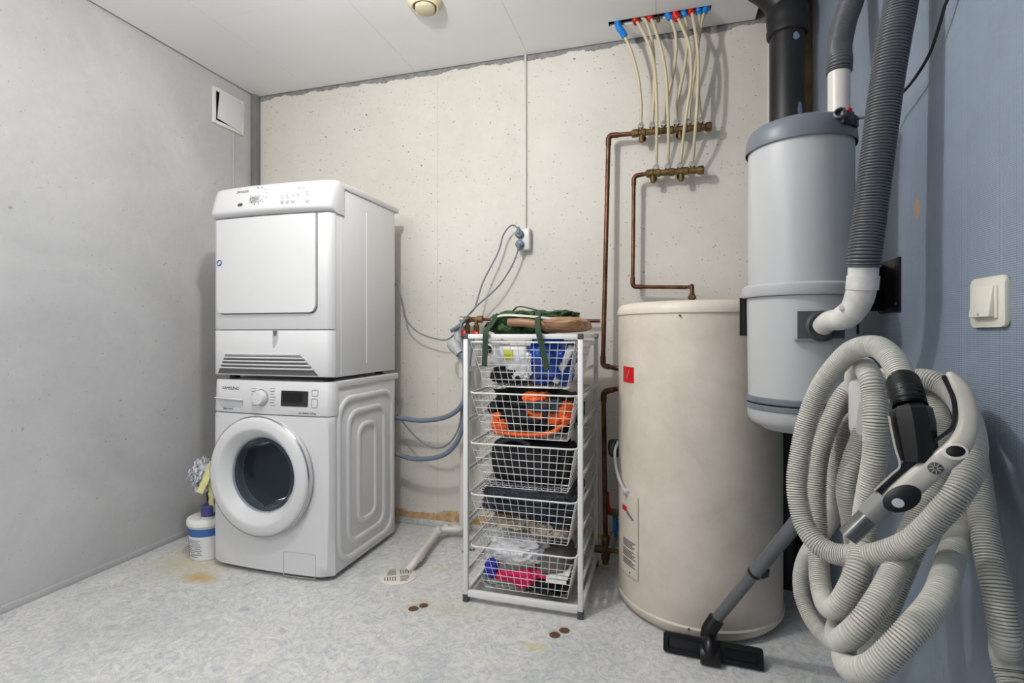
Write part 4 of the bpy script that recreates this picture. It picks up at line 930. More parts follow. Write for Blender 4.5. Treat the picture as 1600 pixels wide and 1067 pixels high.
# ================================================================ waste pipe, grate
gr = PZ(622, 901, 0)
t = thing('floor_drain', gr, 'round white slotted floor drain grate in the blue floor', 'drain')
bm = nb(); lathe(bm, [(.080, .0), (.080, .003), (.074, .006), (0, .006)], gr, 48, caps=False); obj('grate', bm, M['rim'], t)
bm = nb()
for k in range(4):
    for i in range(5):
        mt = Matrix.Translation(gr) @ Matrix.Rotation(R_(90 * k + 30), 4, 'Z'); s_ = .012 + i * .011; L_ = max(.006, .030 - i * .003)
        box(bm, s_ - .0018, s_ + .0018, .008, .008 + L_ + .012, .0058, .0066, mtx=mt)
obj('slots', bm, M['black'], t)
t = thing('waste_pipe', (-.995, 2.50, 0), 'white plastic waste pipe running down the wall and bending into the floor drain', 'pipe')
wt = PY(724, 560, 2.50); e1 = PY(724, 836, 2.50); e2 = Vector((PY(686, 838, 2.46).x, 2.46, .045)); ed = PZ(638, 893, .0) ; ed.z = .004
e1.z = .045
tube('pipe', [Vector((e1.x, 2.50, wt.z)), Vector((e1.x, 2.50, .045)), e2, Vector((ed.x, ed.y, .035)) + Vector((.02, .03, .0)), ed], .0175, M['pvc'], t, seg=18, sm=False, rc=.03)
def sock(p0, p1, r=.0215):
    bm = nb(); sweep(bm, [Vector(p0), Vector(p0).lerp(Vector(p1), .1), Vector(p0).lerp(Vector(p1), .9), Vector(p1)], r, 20, rf=lambda i: r if i in (1, 2) else r * .93); obj('socket', bm, M['pvc'], t)
sock((e1.x, 2.50, .075), (e1.x, 2.50, .13)); sock((e1.x - .02, 2.498, .045), (e1.x - .055, 2.49, .045)); sock((e1.x - .075, 2.484, .045), (e1.x - .10, 2.478, .045), .024)
d_ = (Vector((ed.x + .02, ed.y + .03, .035)) - e2).normalized(); sock(e2 + d_ * .0, e2 + d_ * .05, .0225); f_ = Vector((ed.x + .02, ed.y + .03, .035)); sock(f_ - d_ * .10, f_ - d_ * .02, .0215)
sock((e1.x, 2.50, wt.z - .10), (e1.x, 2.50, wt.z - .02), .026); sock((e1.x, 2.50, wt.z - .03), (e1.x, 2.50, wt.z + .03), .024)
# trap that takes the hoses
t2 = thing('hose_trap', PY(712, 545, 2.48) + Vector((0, 0, -.03)), 'pale grey plastic trap at the top of the waste pipe, left of the rack', 'trap')
a_ = PY(706, 535, 2.47); b_ = PY(719, 553, 2.45)
bm = nb(); sweep(bm, smooth([a_ + Vector((-.004, 0, .012)), a_, a_.lerp(b_, .5), b_], n=4), .03, 20, rf=lambda i: [.014, .026, .030, .032, .032, .033, .032, .031, .029, .027, .026, .024, .024][min(i, 12)]); obj('cap', bm, M['lightgrey'], t2)
tube('arm', [PY(705, 517, 2.50), PY(716, 510, 2.49), PY(727, 500, 2.50)], .010, M['bluegrey'], t2, seg=12)
tube('arm', [PY(722, 560, 2.49), PY(718, 545, 2.5), PY(716, 520, 2.52), PY(724, 510, 2.52)], .022, M['lightgrey'], t2, seg=14)
# hoses and cables between washer, tap and trap
def hose(name, pts, r, m, label, cat='hose', group=None, seg=10):
    return tag(tube(name, pts, r, m, seg=seg, n=10), label, cat, group)
hose('drain_hose', [Vector((-1.40, 2.465, .60)), PY(622, 653, 2.48), PY(660, 657, 2.48), PY(700, 650, 2.46), PY(724, 628, 2.45), PY(727, 590, 2.45), PY(724, 560, 2.44), PY(719, 553, 2.45)], .0125, M['bluegrey'], 'upper blue-grey hose curving from the washing machine up to the trap')
hose('inlet_hose', [Vector((-1.40, 2.465, .43)), PY(622, 710, 2.47), PY(650, 717, 2.46), PY(690, 712, 2.44), PY(714, 690, 2.43), PY(726, 650, 2.43), PY(731, 600, 2.43), PY(733, 560, 2.45), PY(738, 530, 2.52)], .0125, M['bluegrey'], 'lower blue-grey hose sagging from the washing machine and rising behind the rack')
hose('power_cable', [Vector((-1.38, 2.465, .85)), PY(620, 640, 2.48), PY(640, 672, 2.49), PY(668, 696, 2.50), PY(695, 697, 2.49), PY(716, 670, 2.48), PY(723, 620, 2.47), PY(724, 560, 2.43), PY(719, 515, 2.47), PY(728, 497, 2.49), PY(745, 478, 2.51), PY(778, 448, 2.53), PY(800, 415, 2.54), PY(811, 386, 2.545)], .0042, M['cablegrey'], 'grey power cable plugged into the lower socket', 'cable')
hose('power_cable', [Vector((-1.38, 2.465, 1.20)), PY(618, 442, 2.50), PY(628, 470, 2.51), PY(634, 498, 2.52), PY(655, 520, 2.53), PY(690, 531, 2.53), PY(706, 526, 2.52), PY(722, 508, 2.50), PY(730, 494, 2.50), PY(742, 480, 2.51), PY(755, 440, 2.53), PY(778, 395, 2.55), PY(786, 368, 2.55), PY(796, 354, 2.55), PY(804, 352, 2.55), PY(809, 358, 2.55)], .0042, M['cablegrey'], 'grey power cable plugged into the upper socket and sagging to the dryer', 'cable')
# wall socket
s0 = PY(810, 357, 2.575); s1 = PY(822, 388, 2.575)
t = thing('wall_socket', (s0.x, 2.58, s1.z), 'white surface-mounted double socket on the cream wall at the end of a conduit', 'socket')
bx('housing', s0.x, s0.x + .062, 2.565, YB, s1.z - .01, s0.z, M['panelwhite'], t, bev=.008, seg=3)
for k, (px, py) in enumerate(((810.5, 365), (811, 381))):
    q = PY(px, py, 2.545); t = thing('plug', q + Vector((0, 0, -.02)), ('grey plug in the upper outlet of the wall socket', 'grey plug in the lower outlet of the wall socket')[k], 'plug', 'plugs in the wall socket')
    bm = nb(); lathe(bm, [(.021, .022), (.022, .018), (.022, .004), (.016, -.004), (0, -.006)], q, 28, 'y'); obj('body', bm, M['bluegrey'], t)
    d_ = 1 if k == 0 else -1; bm = nb(); sweep(bm, [q + Vector((0, -.002, d_ * .0)), q + Vector((0, -.004, d_ * .018)), q + Vector((-.002, 0, d_ * .034))], .010, 10, rf=lambda i: (.012, .010, .006)[i]); obj('cord_grip', bm, M['bluegrey'], t)
cx = s0.x + .03
tag(tube('socket_conduit', [(cx, YB - .006, s0.z - .003), (cx, YB - .006, ZC)], .0062, M['pvc'], seg=10, sm=False), 'thin white conduit running from the ceiling down to the double socket', 'conduit')
# ================================================================ soil pipe
SP = Vector((.500, 2.44, 0)); 
t = thing('soil_pipe', SP, 'thick black soil pipe with blue paint splashes in the corner behind the grey unit', 'pipe')
bm = nb(); lathe(bm, [(.068, 0), (.068, 2.33)], SP, 48); obj('pipe', bm, M['soil'], t)
bm = nb(); lathe(bm, [(.071, 2.315), (.079, 2.32), (.081, 2.34), (.078, 2.355), (.080, 2.375), (.080, 2.42), (.074, 2.44)], SP, 48, caps=False); obj('collar', bm, M['soil'], t)
q = smooth([SP + Vector((0, 0, 2.40)), SP + Vector((-.02, 0, 2.47)), SP + Vector((-.09, -.01, 2.545)), SP + Vector((-.20, -.02, 2.60))], .02)
bm = nb(); sweep(bm, q, .073, 40); obj('bend', bm, M['soil'], t)
q = smooth([SP + Vector((.0, 0, 2.42)), SP + Vector((0, 0, 2.55))], .02); bm = nb(); sweep(bm, q, .072, 40); obj('branch', bm, M['soil'], t)
# ================================================================ central vacuum unit
UC = Vector((.389, 1.738, 0)); UR = .1445
t = unit = thing('central_vacuum', (UC.x, UC.y, .775), 'tall light grey cylindrical central vacuum unit hanging on the blue wall', 'vacuum unit')
def L(name, prof, m, par=t, seg=96, caps=False): bm = nb(); lathe(bm, prof, UC, seg, caps=caps); return obj(name, bm, m, par)
L('upper_body', [(UR - .004, 1.19), (UR - .004, 1.62)], M['cabinetgrey'])
L('top_lid', [(UR + .001, 1.612), (UR + .003, 1.604), (UR + .004, 1.612), (UR + .002, 1.640), (UR - .006, 1.662), (UR - .02, 1.672), (.0, 1.676)], M['midgrey'])
L('flange', [(UR - .004, 1.202), (UR + .006, 1.202), (UR + .013, 1.196), (UR + .014, 1.172), (UR + .010, 1.166), (UR + .002, 1.166)], M['lightgrey'])
L('dust_bucket', [(UR - .006, 1.17), (UR - .0, 1.165), (UR - .004, .868)], M['cabinetgrey'])
L('seal_ring', [(UR - .004, .872), (UR + .003, .868), (UR + .003, .857), (UR - .001, .853)], M['midgrey'])
L('seal_ring', [(UR - .001, .850), (UR + .003, .847), (UR + .003, .836), (UR - .004, .832)], M['midgrey'])
L('bottom_cap', [(UR - .001, .834), (UR - .003, .806), (UR - .012, .792), (UR - .035, .780), (UR - .045, .772), (0, .768)], M['lightgrey'])
# inlet plate
def upatch(bm, a0, a1, z0, z1, r, th): patch(bm, UC, r, a0, a1, z0, z1, th, 10)
IA = R_(-83); zI = 1.082
bm = nb(); upatch(bm, IA - .44, IA + .40, zI - .042, zI + .042, UR - .002, .016); ip = obj('inlet_frame', bm, M['lightgrey'], t)
bm = nb(); upatch(bm, IA - .37, IA + .37, zI - .037, zI + .037, UR + .010, .010); obj('inlet_plate', bm, M['darkgrey'], ip)
bm = nb(); upatch(bm, IA - .42, IA - .33, zI - .037, zI + .037, UR + .013, .004); obj('inlet_clip', bm, M['lightgrey'], ip)
for az in (168, 8):
    ca, sa = math.cos(R_(az)), math.sin(R_(az)); mt = Matrix.Translation(UC + Vector((ca * (UR + .009), sa * (UR + .009), 1.115))) @ Matrix.Rotation(R_(az), 4, 'Z'); bx('latch', -.006, .006, -.016, .016, -.06, .05, M['blackmatt'], t, bev=.004, mtx=mt)
# small switch box and nozzle on the lid
bm = nb(); ca = -75; 
for az, h, w2, m_, nm in ((-52, .03, .022, 'black', 'terminal_box'), (-38, .024, .014, 'black', 'terminal_box')):
    d_ = Vector((math.cos(R_(az)), math.sin(R_(az)), 0)); mt = Matrix.Translation(UC + d_ * (UR - .002) + Vector((0, 0, 1.642))) @ Matrix.Rotation(R_(az), 4, 'Z'); bx(nm, -.014, .012, -w2 / 1, w2 / 1, -.012, h - .005, M[m_], t, bev=.003, mtx=mt)
bm.free()
d_ = Vector((math.cos(R_(-60)), math.sin(R_(-60)), 0)); bm = nb(); lathe(bm, [(.014, -.03), (.016, -.02), (.016, .012), (.011, .014), (.011, .002), (0, .002)], UC + d_ * (UR + .0) + Vector((0, 0, 1.655)), 20, (-.35, -.9, .25)); obj('reset_knob', bm, M['darkgrey'], t)
d_ = Vector((math.cos(R_(-48)), math.sin(R_(-48)), 0)); bm = nb(); lathe(bm, [(.008, 0), (.010, .004), (.010, .012), (.006, .016), (0, .017)], UC + d_ * (UR + .0) + Vector((0, 0, 1.662)), 16); o = obj('indicator_cap', bm, M['red'], t)
# mounting bracket on the wall
bmk = thing('wall_bracket', (.60, 1.75, 1.11), 'black metal mounting bracket between the grey vacuum unit and the blue wall', 'bracket')
bx('wall_plate', XR - .006, XR, 1.655, 1.80, 1.118, 1.268, M['black'], bmk, bev=.002)
bx('arm', .528, XR - .004, 1.765, 1.795, 1.125, 1.260, M['black'], bmk, bev=.002)
for z in (1.14, 1.245):
    bm = nb(); lathe(bm, [(.005, -.009), (.005, -.006), (.004, -.0055)], (XR, 1.675, z), 10, 'x'); obj('screw', bm, M['steel'], bmk)
# ---------------------------------------------------------------- exhaust hose out of the lid
def ribbed(bm, pts, R, depth, pitch, seg=20, caps=True):
    n_ = 10; q = smooth(pts, pitch / n_); prof_ = {0: R - depth, 1: R - depth * .4, 3: R - depth * .04, 5: R, 7: R - depth * .04, 9: R - depth * .4}
    sel = [(q[i], prof_[i % n_]) for i in range(len(q)) if i % n_ in prof_]; sweep(bm, [a for a, b in sel], R, seg, rf=lambda i: sel[i][1], caps=caps)
t = thing('exhaust_hose', (UC.x + .005, UC.y, 1.672), 'dark ribbed hose with white stub rising from the top of the vacuum unit', 'hose')
b0 = P(1308, 172, 1.545)
bm = nb(); lathe(bm, [(.032, 1.672), (.032, 1.70), (.030, 1.705)], Vector((b0.x, UC.y + .0, 0)), 32); obj('collar', bm, M['midgrey'], t)
top = P(1308, 112, 1.545)
tube('stub_pipe', [Vector((b0.x, UC.y, 1.69)), Vector((b0.x, UC.y, 1.86))], .0290, M['pvc'], t, seg=32, sm=False)
bm = nb(); ribbed(bm, [Vector((b0.x, UC.y, 1.825)), Vector((b0.x + .002, UC.y + .002, 1.86)), P(1311, 75, 1.56), P(1319, 35, 1.58), P(1332, -12, 1.60), Vector((.535, 1.83, 2.25)), Vector((.54, 1.85, 2.50))], .0345, .0045, .0070, 24); obj('corrugated_hose', bm, M['hosedark'], t, sharp=50)
# ---------------------------------------------------------------- intake pipe
t = thing('intake_hose', (.47, 1.45, 1.05), 'long dark ribbed hose with a white elbow feeding the front of the vacuum unit', 'hose')
inl = UC + Vector((math.cos(IA), math.sin(IA), 0)) * (UR + .018); inl.z = zI - .004
bm = nb(); lathe(bm, [(.042, .0), (.042, .006), (.036, .010)], inl + Vector((0, .006, 0)), 32, (math.cos(IA), math.sin(IA), 0), caps=False); obj('port_collar', bm, M['darkgrey'], t)
el = [inl + Vector((math.cos(IA), math.sin(IA), 0)) * .003, P(1296, 501, 1.36), P(1316, 498, 1.32), P(1334, 483, 1.29), P(1344, 460, 1.27), P(1348, 432, 1.26), P(1349, 415, 1.255)]
q = smooth(el, .012); n_ = len(q); bm = nb(); sweep(bm, q, .03, 32, rf=lambda i: .0255 + .0065 * min(1, max(0, (i / n_ - .12) / .5))); ep = obj('elbow', bm, M['pvcdirty'], t)
i_ = int(n_ * .38); bm = nb(); sweep(bm, q[i_:i_ + 3], .0312, 32); obj('joint_ring', bm, M['pvcdirty'], ep)
bm = nb(); qq = smooth([P(1346.5, 452, 1.265), P(1348.5, 431, 1.26)], .008); sweep(bm, qq, .0345, 32); obj('socket', bm, M['pvcdirty'], ep)
bm = nb(); lathe(bm, [(.007, -.003), (.007, .002), (.004, .003), (0, .003)], P(1316, 481, 1.285), 14, (-.2, -.9, .4)); obj('screw', bm, M['lightgrey'], ep)
tube('sleeve', [P(1348.5, 434, 1.26), P(1349.5, 405, 1.255)], .0312, M['rim'], t, seg=32, sm=False)
bm = nb(); ribbed(bm, [P(1349.3, 418, 1.255), P(1352, 390, 1.25), P(1360, 330, 1.25), P(1372, 235, 1.245), P(1384, 140, 1.24), P(1396, 65, 1.235), P(1409, -8, 1.235), Vector((.556, 1.44, 2.05)), Vector((.57, 1.45, 2.5))], .0362, .0048, .0072, 24); obj('corrugated_hose', bm, M['hosedark'], t, sharp=50)
# cables
tag(tube('black_cable', [Vector((.598, 1.10, 2.5)), P(1490, -60, 1.12), P(1477, 5, 1.15), P(1467, 42, 1.18), P(1452, 85, 1.22), P(1428, 124, 1.27), P(1405, 150, 1.33), P(1380, 170, 1.39)], .0036, M['black'], seg=8), 'black cable arcing down the blue wall behind the long ribbed hose', 'cable')
tag(tube('grey_cable', [P(1380, 172, 1.39), P(1355, 182, 1.42), P(1335, 185, 1.45), P(1318, 180, 1.47), P(1312, 179, 1.475)], .0035, M['cablegrey'], seg=8), 'short grey cable running into the top of the vacuum unit', 'cable')
# ================================================================ light switch
s = PX(1552, 472, XR); y0, y1, z0, z1 = 1.190, 1.306, 1.071, 1.170
t = thing('light_switch', (XR, 1.248, z0), 'white square rocker light switch on the blue wall', 'switch')
bm = nb(); prism(bm, rrect(y0, y1, z0, z1, .012), lambda u, v, w: Vector((XR - w, u, v)), 0, .009, .003); obj('plate', bm, M['rim'], t)
bm = nb(); prism(bm, rrect(y0 + .020, y1 - .020, z0 + .017, z1 - .017, .003), lambda u, v, w: Vector((XR - w, u, v)), .006, .012, .001); obj('inner_frame', bm, M['rim'], t)
mt = Matrix.Translation((XR - .013, 1.250, (z0 + z1) / 2)) @ Matrix.Rotation(R_(7), 4, 'Y')
rk = bx('rocker', -.0055, .006, -.033, .035, -.030, .031, M['rim'], t, bev=.002, mtx=mt)
bm = nb(); lathe(bm, [(.0022, -.0005), (.0022, .0012), (0, .0013)], (XR - .0225, 1.250, z0 + .026), 12, (-1, 0, 0)); obj('rocker_dot', bm, M['lightgrey'], rk)
# ================================================================ hose hanger
t = thing('hose_hanger', (XR, 1.28, .84), 'light plastic hose hanger on the blue wall holding the coiled hose', 'hanger')
hz0, hz1 = PX(1345, 684, .405).z, PX(1343, 588, .405).z
ya = PX(1333.5, 640, .405).y; yb = ya - .105
bm = nb(); prism(bm, rrect(yb, ya, hz0, hz1, .02), lambda u, v, w: Vector((.405 - w, u, v)), -.003, .010, .002); obj('front_plate', bm, M['lightgrey'], t)
bm = nb(); prism(bm, rrect(yb + .008, ya - .008, hz0 + .012, hz1 - .010, .014), lambda u, v, w: Vector((.395 - w, u, v)), -.001, .0015, 0); obj('face_inset', bm, M['panelwhite'], t)
bm = nb(); ribbon(bm, smooth([(.42, ya - .05, hz1 - .06), (.47, ya + .02, hz1 - .07), (.55, ya + .13, hz1 - .08), (XR - .004, ya + .20, hz1 - .09)], n=5), .05, .014, (-.7, .5, .2)); obj('arm', bm, M['lightgrey'], t)
bx('wall_plate', XR - .008, XR, ya + .15, ya + .23, hz1 - .13, hz1 - .06, M['lightgrey'], t, bev=.004)
# ================================================================ coiled hose
t = coil = thing('vacuum_hose', (.45, 1.1, 0), 'long light grey ribbed vacuum hose hung in coils, with curved grip handle', 'vacuum hose')
HR = .0208
def strand(pts, R=HR, seg=18): ribbed(cb, pts, R, .0054, .0050, seg)
cb = nb()
L1 = [(1416, 612, .85), (1406, 583, .88), (1391, 557, .92), (1366, 541, .97), (1330, 549, 1.03), (1297, 583, 1.08), (1277, 616, 1.11), (1262, 656, 1.12), (1252, 700, 1.12), (1245, 757, 1.11), (1254, 811, 1.09), (1273, 845, 1.06), (1299, 863, 1.03), (1326, 868, 1.0), (1361, 868, .96), (1405, 855, .92), (1437, 836, .89), (1484, 787, .86), (1507, 753, .86), (1518, 722, .88), (1520, 690, .91), (1513, 655, .95), (1500, 628, .99), (1480, 607, 1.03), (1455, 594, 1.06), (1430, 592, 1.09), (1405, 605, 1.11)]
strand([P(*p) for p in L1])
L2 = [(1352, 600, 1.22), (1330, 606, 1.20), (1314, 624, 1.20), (1299, 655, 1.20), (1287, 689, 1.20), (1279, 717, 1.20), (1276, 750, 1.19), (1276, 784, 1.18), (1277, 830, 1.16), (1279, 868, 1.14), (1281, 905, 1.11), (1287, 935, 1.07), (1296, 950, 1.02), (1309, 948, .98), (1325, 925, .96), (1340, 889, .96), (1348, 845, .99), (1352, 800, .99), (1359, 760, .975), (1366, 720, .965), (1368, 690, .965), (1368, 655, .965), (1366, 620, .98), (1360, 590, 1.0), (1350, 573, 1.06), (1341, 577, 1.12), (1336, 600, 1.17), (1350, 640, 1.20)]
strand([P(*p) for p in L2])
L3 = [(1368, 610, 1.16), (1385, 588, 1.15), (1415, 590, 1.14), (1440, 607, 1.11), (1460, 635, 1.07), (1469, 675, 1.03), (1467, 720, 1.0), (1455, 765, .98), (1432, 815, .965), (1409, 865, .94), (1396, 895, .92), (1373, 938, .89), (1348, 973, .88), (1325, 995, .90), (1311, 1003, .96), (1307, 988, 1.04), (1317, 955, 1.09), (1330, 915, 1.11), (1336, 860, 1.12), (1330, 810, 1.11), (1323, 767, 1.10), (1331, 725, 1.10), (1344, 690, 1.11), (1356, 650, 1.12), (1360, 610, 1.14)]
strand([P(*p) for p in L3])
L4 = [(1352, 640, 1.22), (1330, 662, 1.22), (1319, 683, 1.22), (1311, 717, 1.23), (1306, 755, 1.24), (1303, 785, 1.26), (1298, 812, 1.31), (1280, 840, 1.36), (1262, 865, 1.40), (1253, 890, 1.41), (1251.5, 915, 1.41), (1255, 938, 1.40), (1266, 964, 1.37), (1281, 985, 1.33), (1300, 1002, 1.28), (1325, 1012, 1.18), (1350, 1005, 1.10), (1370, 982, 1.05), (1388, 948, 1.04), (1405, 908, 1.04), (1421, 870, 1.05), (1438, 828, 1.05), (1458, 780, 1.05), (1472, 735, 1.07), (1472, 690, 1.09), (1455, 640, 1.12)]
strand([P(*p) for p in L4], .0205)
L5 = [(1470, 640, 1.10), (1490, 680, 1.07), (1502, 730, 1.04), (1508, 780, 1.0), (1503, 825, .955), (1487, 868, .90), (1466, 933, .83), (1422, 988, .80), (1374, 1036, .81), (1346, 1048, .84), (1328, 1044, .89), (1319, 1025, .95), (1320, 995, 1.03), (1330, 960, 1.08), (1345, 900, 1.13), (1350, 840, 1.16), (1348, 780, 1.17), (1352, 720, 1.18), (1362, 660, 1.18)]
strand([P(*p) for p in L5], .0212)
L6 = [P(1488, 630, 1.07), P(1508, 670, 1.03), P(1522, 715, .99), P(1530, 765, .95), P(1537, 820, .91), P(1549, 885, .87), P(1559, 926, .85), P(1570, 990, .835), P(1583, 1067, .83), Vector((.515, .83, .36)), Vector((.51, .80, .20)), Vector((.50, .72, .07)), Vector((.47, .60, .026)), Vector((.40, .40, .026))]
strand(L6, .0212)
hs = obj('ribbed_hose', cb, M['hosehi'], coil, sharp=50)
# tail piece: dark ribbed stretch near the wall, right
# --- handle assembly: the grip lies in one plane that faces the room's middle
HC = P(1440, 700, .79); FW = Vector(D_(1440, 700)).normalized(); RT = FW.cross(Vector((0, 0, 1))).normalized(); UPV = RT.cross(FW).normalized()
def PH(px, py, off=0):
    d = Vector(D_(px, py)); o = Vector((0, 0, EYE)); return o + d * ((HC + FW * off - o).dot(FW) / d.dot(FW))
cuff = nb(); q = smooth([P(1412, 598, .865), PH(1417, 616, .015), PH(1422, 636, .005)], .0011)
sweep(cuff, q, .0225, 24, rf=lambda i: .0235 if i % 4 in (0, 1) else .0215); cf = obj('cuff', cuff, M['black'], coil, sharp=50)
bm = nb(); q = [PH(1420, 634, .006), PH(1423, 641, .005), PH(1427, 660, .004), PH(1433, 700, .004), PH(1434, 722, .004)]
sweep(bm, q, .030, 8, rf=lambda i: (.021, .0275, .028, .0255, .022)[i]); cn = obj('connector', bm, M['blackmatt'], coil, sharp=20)
gl = [(1478, 584, 3), (1483, 587, 8), (1494, 599, 12), (1506, 616, 15), (1512, 638, 16.5), (1513, 660, 17.5), (1507, 682, 19), (1494, 702, 20), (1476, 717, 20.5), (1450, 736, 21), (1425, 757, 22), (1403, 776, 21.5), (1386, 789, 17)]
cpx = smooth([Vector((a, b, 0)) for a, b, w in gl], n=5); m_ = len(cpx); acc = [0]
for a_, b_ in zip(gl, gl[1:]): acc.append(acc[-1] + math.hypot(a_[0] - b_[0], a_[1] - b_[1]))
def halfw(i):
    s_ = acc[-1] * i / (m_ - 1); j = 0
    while j < len(acc) - 2 and acc[j + 1] < s_: j += 1
    f = min(1, (s_ - acc[j]) / (acc[j + 1] - acc[j])); return gl[j][2] * (1 - f) + gl[j + 1][2] * f
bm = nb(); rings = []
for i, p in enumerate(cpx):
    tn = (cpx[min(m_ - 1, i + 1)] - cpx[max(0, i - 1)]).normalized(); nx_ = Vector((tn.y, -tn.x, 0)); w_ = halfw(i)
    A = PH(p.x + nx_.x * w_, p.y + nx_.y * w_); B = PH(p.x - nx_.x * w_, p.y - nx_.y * w_); c_ = (A + B) / 2; v_ = (A - B) / 2; th = min(.017, v_.length * .95); ring = []
    for s_ in range(24):
        a_ = 2 * math.pi * s_ / 24; cu, sv = math.cos(a_), math.sin(a_)
        ring.append(bm.verts.new(c_ + FW * math.copysign(abs(cu) ** .6, cu) * th + v_ * math.copysign(abs(sv) ** .8, sv)))
    rings.append(ring)
for a_, b_ in zip(rings, rings[1:]):
    for s_ in range(24): bm.faces.new((a_[s_], a_[(s_ + 1) % 24], b_[(s_ + 1) % 24], b_[s_]))
bm.faces.new(rings[0][::-1]); bm.faces.new(rings[-1]); gh = obj('grip', bm, M['handle'], coil, sharp=60)
def fl(pts, w, d, name, m, par, deep=.022):
    bm = nb(); q = smooth([PH(a, b, d) for a, b in pts], n=6); ribbon(bm, q, deep, w, FW); return obj(name, bm, m, par)
fl([(1474, 588), (1481, 602), (1489, 622), (1492, 650), (1487, 668), (1472, 681), (1446, 700), (1414, 734), (1384, 761), (1369, 773)], .005, .004, 'inner_liner', M['blackmatt'], gh)
fl([(1389, 650), (1393, 672), (1399, 700), (1406, 727), (1393, 741), (1366, 766)], .0030, -.008, 'guard_rail', M['handle'], gh, .012)
fl([(1444, 702), (1420, 724), (1398, 744), (1369, 769)], .012, .010, 'under_channel', M['darkgrey'], gh, .02)
bm = nb(); q = [PH(1387, 779), PH(1378, 788), PH(1357, 807)]
sweep(bm, q, .0175, 28, rf=lambda i: (.0185, .0185, .0175)[i]); obj('end_ring', bm, M['ringgrey'], coil)
bm = nb(); q = smooth([PH(1359, 805), PH(1325, 838)], .01); sweep(bm, q, .0150, 28); obj('tube_end', bm, M['clear'], coil)
def disc(name, px, py, ra, rb, ang, m, par, h=.002, top=.017, n=32):
    """oval button on the face of the grip; ra, rb in metres"""
    c_ = PH(px, py, -top); A = R_(ang); a1 = RT * math.cos(A) + UPV * math.sin(A); a2 = -RT * math.sin(A) + UPV * math.cos(A); bm = nb()
    R0 = lambda k_, o_: [bm.verts.new(c_ + (a1 * ra * math.cos(2 * math.pi * k / n) + a2 * rb * math.sin(2 * math.pi * k / n)) * k_ - FW * o_) for k in range(n)]
    r0, r1, r2 = R0(1, -.006), R0(1, h * .6), R0(.9, h)
    for a_, b_ in ((r0, r1), (r1, r2)):
        for k in range(n): bm.faces.new((a_[k], a_[(k + 1) % n], b_[(k + 1) % n], b_[k]))
    bm.faces.new(r2); bm.faces.new(r0[::-1]); return obj(name, bm, m, par)
disc('hook_hole_rim', 1492, 706, .0150, .0115, 12, M['rim'], gh, .0012)
disc('hook_hole', 1493, 705, .0112, .0080, 12, M['black'], gh, .0022)
em = disc('emblem_base', 1461.5, 731.5, .0092, .0085, 0, M['ink'], gh, .001)
for k in range(8):
    a_ = k * math.pi / 4 + .2; c_ = PH(1461.5, 731.5, -.0185); bm = nb(); d_ = RT * math.cos(a_) + UPV * math.sin(a_)
    ribbon(bm, [c_ + d_ * .002, c_ + d_ * .0082], .0009, .0006, RT * -math.sin(a_) + UPV * math.cos(a_)); obj('emblem_ray', bm, M['handle'], em)
disc('control_pad', 1409, 779, .0270, .0172, 40, M['black'], gh, .003, .0165)
disc('push_button', 1403.5, 786, .0080, .0068, 8, M['lightgrey'], gh, .0025, .0190)
# ================================================================ wand and floor nozzle
t = wand = thing('vacuum_wand', (.15, 1.78, 0), 'grey telescopic vacuum wand with wide black floor nozzle leaning by the water heater', 'vacuum wand')
NA = PZ(1110, 1030, 0.0); N0 = PZ(1036, 1019, 0); N1 = PZ(1194, 1051, 0)
N0.z = N1.z = 0; dirn = (N1 - N0).normalized(); nrm = Vector((dirn.y, -dirn.x, 0)); upn_ = Vector((0, 0, 1)); tilt = (Vector((0, 0, 1)) * .92 - nrm * .38).normalized()
LN = (N1 - N0).length; c0 = N0 + nrm * .0
def nz(u, v, w): return c0 + dirn * u + tilt * v + tilt.cross(dirn).normalized() * (w if tilt.cross(dirn).dot(nrm) > 0 else -w)
# (w positive faces the camera)
bm = nb(); hN = .064
prism(bm, rrect(0, LN, .004, hN, .008), nz, -.024, .0, .003); nzb = obj('floor_nozzle', bm, M['black'], wand)
for a_, b_ in ((0, LN / 2 - .022), (LN / 2 + .022, LN)):
    bm = nb()
    o_ = rrect(a_ + .003, b_ - .003, .006, hN - .002, .006); i_ = rrect(a_ + .016, b_ - .014, .018, hN - .014, .004); n_ = len(o_)
    vo = [bm.verts.new(nz(u_, v_, .0)) for u_, v_ in o_]; vo2 = [bm.verts.new(nz(u_, v_, .008)) for u_, v_ in o_]; vi2 = [bm.verts.new(nz(u_, v_, .008)) for u_, v_ in i_]; vi = [bm.verts.new(nz(u_, v_, .0)) for u_, v_ in i_]
    for p_, q_ in ((vo, vo2), (vo2, vi2), (vi2, vi)):
        for k in range(n_): bm.faces.new((p_[k], p_[(k + 1) % n_], q_[(k + 1) % n_], q_[k]))
    obj('nozzle_frame', bm, M['black'], nzb)
cm = N0.lerp(N1, .48) + nrm * .010
wa = P(1118, 968, 1.70); 
neck = [cm + Vector((0, 0, .020)), cm + Vector((0, 0, .055)), P(1107, 997, 1.70), P(1108, 985, 1.70), P(1120, 966, 1.70)]
bm = nb(); q = smooth(neck, .01); sweep(bm, q, .026, 24, rf=lambda i: .028 if i < 3 else .0245); obj('swivel_neck', bm, M['black'], wand)
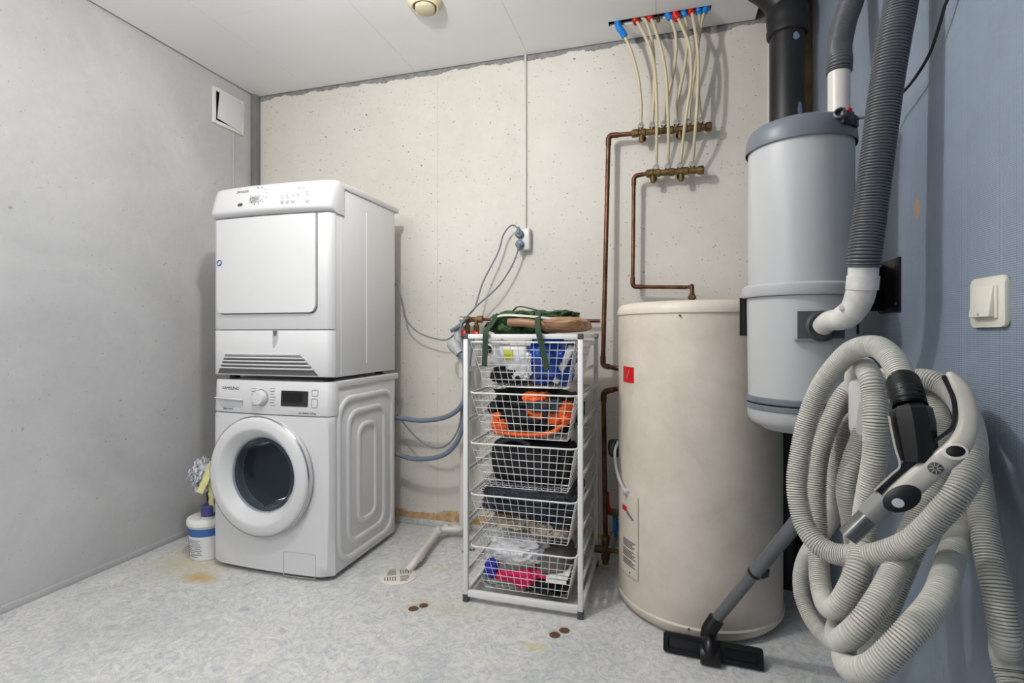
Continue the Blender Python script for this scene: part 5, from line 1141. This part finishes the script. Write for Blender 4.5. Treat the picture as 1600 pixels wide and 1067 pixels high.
bm = nb(); lathe(bm, [(.026, -.03), (.029, -.024), (.029, .024), (.026, .03)], cm + Vector((0, 0, .026)), 24, dirn); obj('swivel_joint', bm, M['blackmatt'], wand)
w0, w1, w2_ = P(1118, 969, 1.70), P(1187, 893, 1.60), P(1245, 815, 1.48)
dw = (P(1243, 818, 1.49) - w0).normalized(); w0 = w0; Lw = (P(1187, 893, 1.60) - w0).dot(dw)
wm = w0 + dw * Lw; we = w0 + dw * .86
tube('inner_tube', [w0 - dw * .005, wm + dw * .02], .0172, M['tubegrey'], wand, seg=28, sm=False)
tube('outer_tube', [wm - dw * .0, we], .0205, M['tubegrey'], wand, seg=28, sm=False)
tube('tube_collar', [wm - dw * .006, wm + dw * .004], .0215, M['black'], wand, seg=28, sm=False)
bm = nb(); p_ = wm + dw * .03 + Vector((.012, -.005, -.018)); sweep(bm, [p_ - dw * .018, p_, p_ + dw * .018], .012, 12, rf=lambda i: (.007, .013, .006)[i]); obj('slide_catch', bm, M['black'], wand)
# ================================================================ lights, world, camera
def light(name, loc, power, rad, col):
    l = bpy.data.lights.new(name, 'POINT'); l.energy = power; l.shadow_soft_size = rad; l.color = col; o = bpy.data.objects.new(name, l); o.location = loc; COL.objects.link(o); return o
light('ceiling_lamp', (-.90, 1.10, 2.27), 40, .035, (1, .985, .965))
light('fill_light', (-1.55, -.3, 1.95), 36, .30, (1, .99, .98))  # added soft fill, no real fixture; lifts left wall, floor and washer front
w = bpy.data.worlds.new('world'); sc.world = w; w.use_nodes = True; b = w.node_tree.nodes['Background']; b.inputs[0].default_value = (.97, .98, 1, 1); b.inputs[1].default_value = .6
cam = bpy.data.cameras.new('camera'); cam.sensor_width = 36; cam.lens = 36 * F / 1600; cam.shift_y = -(533.5 - HZ) / 1600; cam.clip_start = .02
co = bpy.data.objects.new('camera', cam); co.location = (0, 0, EYE); co.rotation_euler = (R_(90), 0, YAW); COL.objects.link(co); sc.camera = co
vs_ = sc.view_settings; vs_.view_transform = 'Standard'; vs_.look = 'None'; vs_.gamma = 1; vs_.exposure = .22; vs_.use_curve_mapping = False
